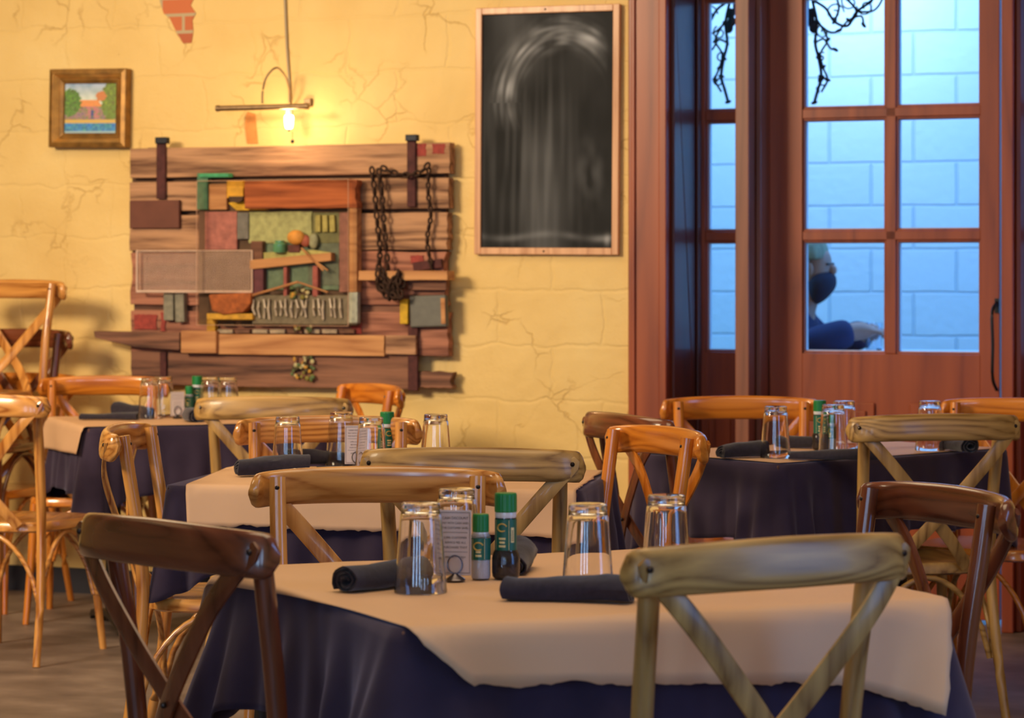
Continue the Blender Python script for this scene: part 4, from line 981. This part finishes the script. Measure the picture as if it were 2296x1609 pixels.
def shaker(px, py, tall, label, group, rot=0, z=TZ):
    x, d = at(px, py); t_ = thing('pepper_shaker' if tall else 'salt_shaker', label, 'shaker', tr(x, d, z+.0005) @ rz(rot), group)
    if tall:
        obj('jar', lathe([(0, 0), (.019, 0), (.0235, .004), (.0245, .012), (.0245, .036), (.0225, .046), (.0190, .051), (.0185, .108), (.0175, .112), (0, .112)], 32), glassm('jar_glass', (.97, .98, 1)), t_, sm=True)
        obj('peppercorns', lathe([(0, .003), (.0185, .003), (.0225, .006), (.0232, .012), (.0232, .036), (.021, .044), (.0175, .050), (.0172, .09), (0, .09)], 32), PEP, t_, sm=True)
        R, z0, z1, zc0, zc1, rc = .0192, .050, .104, .116, .149, .0192
    else:
        obj('jar', lathe([(0, 0), (.0145, 0), (.0165, .003), (.017, .008), (.017, .074), (.015, .079), (0, .079)], 32), glassm('jar_glass', (.97, .98, 1)), t_, sm=True)
        obj('salt', lathe([(0, .002), (.0148, .002), (.0158, .005), (.0158, .07), (0, .07)], 32), SALT, t_, sm=True)
        R, z0, z1, zc0, zc1, rc = .0174, .034, .072, .082, .113, .0142
    obj('collar', lathe([(0, z1+.002), (rc*.95, z1+.002), (rc*1.0, z1+.006), (rc*.96, zc0), (0, zc0)], 28), plain('collar_clear', (206, 208, 214), .2, spec=.8), t_, sm=True)
    rp = []
    for k in range(48): rp.append(rc*(1+.02*(k % 2)))
    V = []; Fc = []
    for z_, s in ((zc0, .97), (zc0+.002, 1), (zc1-.003, .99), (zc1, .92)):
        V += [(rp[k]*s*math.cos(2*PI*k/48), rp[k]*s*math.sin(2*PI*k/48), z_) for k in range(48)]
    for i in range(3):
        for k in range(48): Fc.append((i*48+k, i*48+(k+1) % 48, (i+1)*48+(k+1) % 48, (i+1)*48+k))
    Fc += [tuple(range(48)), tuple(144+k for k in range(48))]
    obj('cap', (V, Fc), GREEN, t_)
    lb = obj('paper_label', lathe([(R, z0), (R, z1)], 40), LBL, t_, sm=True)
    ac = -PI/2-.25; e = R+.0003; g = [arcband(e, z0+.006+k*.0065, z0+.0095+k*.0065, ac-.30+.05*(k % 2), ac+.32-.06*(k % 2)) for k in range(2 if not tall else 3)]
    g += [arcband(e, z0+.001, z1-.001, ac+.62, ac+.66, 2), arcband(e, z0+.001, z1-.001, ac-.66, ac-.62, 2)]
    if tall: g += [arcband(e, z0+.014, z0+.040, ac+.84, ac+1.18, 5)]
    obj('lettering', join(*g), CREAM, lb)
    if tall: obj('barcode', join(*[arcband(e+.0003, z0+.017+k*.0028, z0+.0182+k*.0028, ac+.90, ac+1.10, 4) for k in range(7)]), BLACK, lb)
    obj('emblem', swoosh(e, z1-.014, .0085, .0065, ac), LGOLD, lb)
    return t_
sg = ('shakers on the nearest table', 'shakers on the far left table', 'shakers on the table by the door')
shaker(1078, 1298, False, 'short green-capped salt shaker beside the card on the nearest table', sg[0])
shaker(1134, 1297, True, 'tall green-capped pepper shaker right of the salt on the nearest table', sg[0], -.1)
shaker(868, 1044, True, 'tall green-capped shaker among the glasses of the middle table', 'shakers on the middle table', .6)
shaker(424, 933, False, 'short green-capped shaker right of the card on the far left table', sg[1])
shaker(442, 932, True, 'tall green-capped shaker on the far left table', sg[1], .3)
shaker(1838, 1008, True, 'tall green-capped shaker on the table by the door', sg[2], .2)
shaker(1864, 1008, False, 'short green-capped shaker seen through a glass on the table by the door', sg[2], -.2)

# printed cards in wire holders
CARD = plain('card_stock', (206, 190, 186), .6); INK = plain('black_ink', (44, 36, 40), .6)
def text_geo(s, size, x, z):
    c = bpy.data.curves.new('txt', 'FONT'); c.body = s; c.size = size; c.align_x = 'CENTER'
    o = bpy.data.objects.new('txt', c); COL.objects.link(o); dg = bpy.context.evaluated_depsgraph_get(); me = o.evaluated_get(dg).to_mesh()
    V = [(v.co.x+x, 0, v.co.y+z) for v in me.vertices]; Fc = [tuple(p.vertices) for p in me.polygons]
    o.evaluated_get(dg).to_mesh_clear(); bpy.data.objects.remove(o); bpy.data.curves.remove(c); return V, Fc
LINES = ('CASH DISCOUNT', 'PAY WITH CASH AND', 'THE CUSTOMER SAVES', '-', '3.99% CUSTOMER', 'SERVICE FEE ALL', 'PURCHASES THAT', '-', 'ARE NOT CASH')
def card(px, py, ang, h, w_, label, group=None, ring=True, lift=.010, lines=LINES):
    x, d = at(px, py); t_ = thing('card_holder', label, 'menu card', tr(x, d, TZ+.0005) @ rz(math.radians(ang)), 'printed cards on the tables')
    cd = obj('card', box(-w_/2, w_/2, -.0006, .0006, lift, lift+h), CARD, t_)
    g = []; n = len(lines)
    for i, s in enumerate(lines):
        z = lift+h*(.86-.075*i*9/n*1.0)
        if s == '-': g.append(([(-w_*.38, 0, z+.002), (w_*.38, 0, z+.002), (w_*.38, 0, z+.0026), (-w_*.38, 0, z+.0026)], [(0, 1, 2, 3)]))
        else:
            sz = h*.046*(1.2 if i == 0 else 1); tg = text_geo(s, sz, 0, z)
            mx = max(abs(v[0]) for v in tg[0]); k = min(1, w_*.41/mx); g.append(([(v[0]*k, 0, v[2]) for v in tg[0]], tg[1]))
    g = join(*g); obj('printed_text', ([(a, -.0012, c) for a, b, c in g[0]], g[1]), INK, cd)
    b = w_*.46; hh = h*.46
    obj('printed_border', join(*[box(a0, a1, -.0011, -.0009, b0, b1) for a0, a1, b0, b1 in ((-b, b, lift+h*.03, lift+h*.03+.0007), (-b, b, lift+h*.96, lift+h*.96+.0007), (-b, -b+.0007, lift+h*.03, lift+h*.96), (b-.0007, b, lift+h*.03, lift+h*.96))]), INK, cd)
    obj('wire_ring', sweep([(.013*math.cos(2*PI*i/28), -.004, .028+.0155*math.sin(2*PI*i/28)) for i in range(28)], lambda q_: circ(.0013, 6), up=(0, 1, 0), closed=True), plain('holder_steel', (90, 84, 88), .25, .9), t_, sm=True)
    obj('wire_ring', sweep([(.013*math.cos(2*PI*i/28), .004, .028+.0155*math.sin(2*PI*i/28)) for i in range(28)], lambda q_: circ(.0013, 6), up=(0, 1, 0), closed=True), plain('holder_steel', (90, 84, 88), .25, .9), t_, sm=True)
    obj('holder_base', lathe([(0, 0), (.017, 0), (.018, .002), (.015, .005), (.006, .0105), (.0045, .013), (0, .013)], 24), plain('holder_steel', (90, 84, 88), .25, .9), t_, sm=True)
card(1021, 1302, -10, .112, .056, 'white printed card in a ring holder between two glasses on the nearest table')
card(800, 1048, 8, .105, .066, 'white printed card behind a glass on the middle table')
card(398, 938, 22, .088, .052, 'blank-looking white card between the glasses and shakers of the far left table')
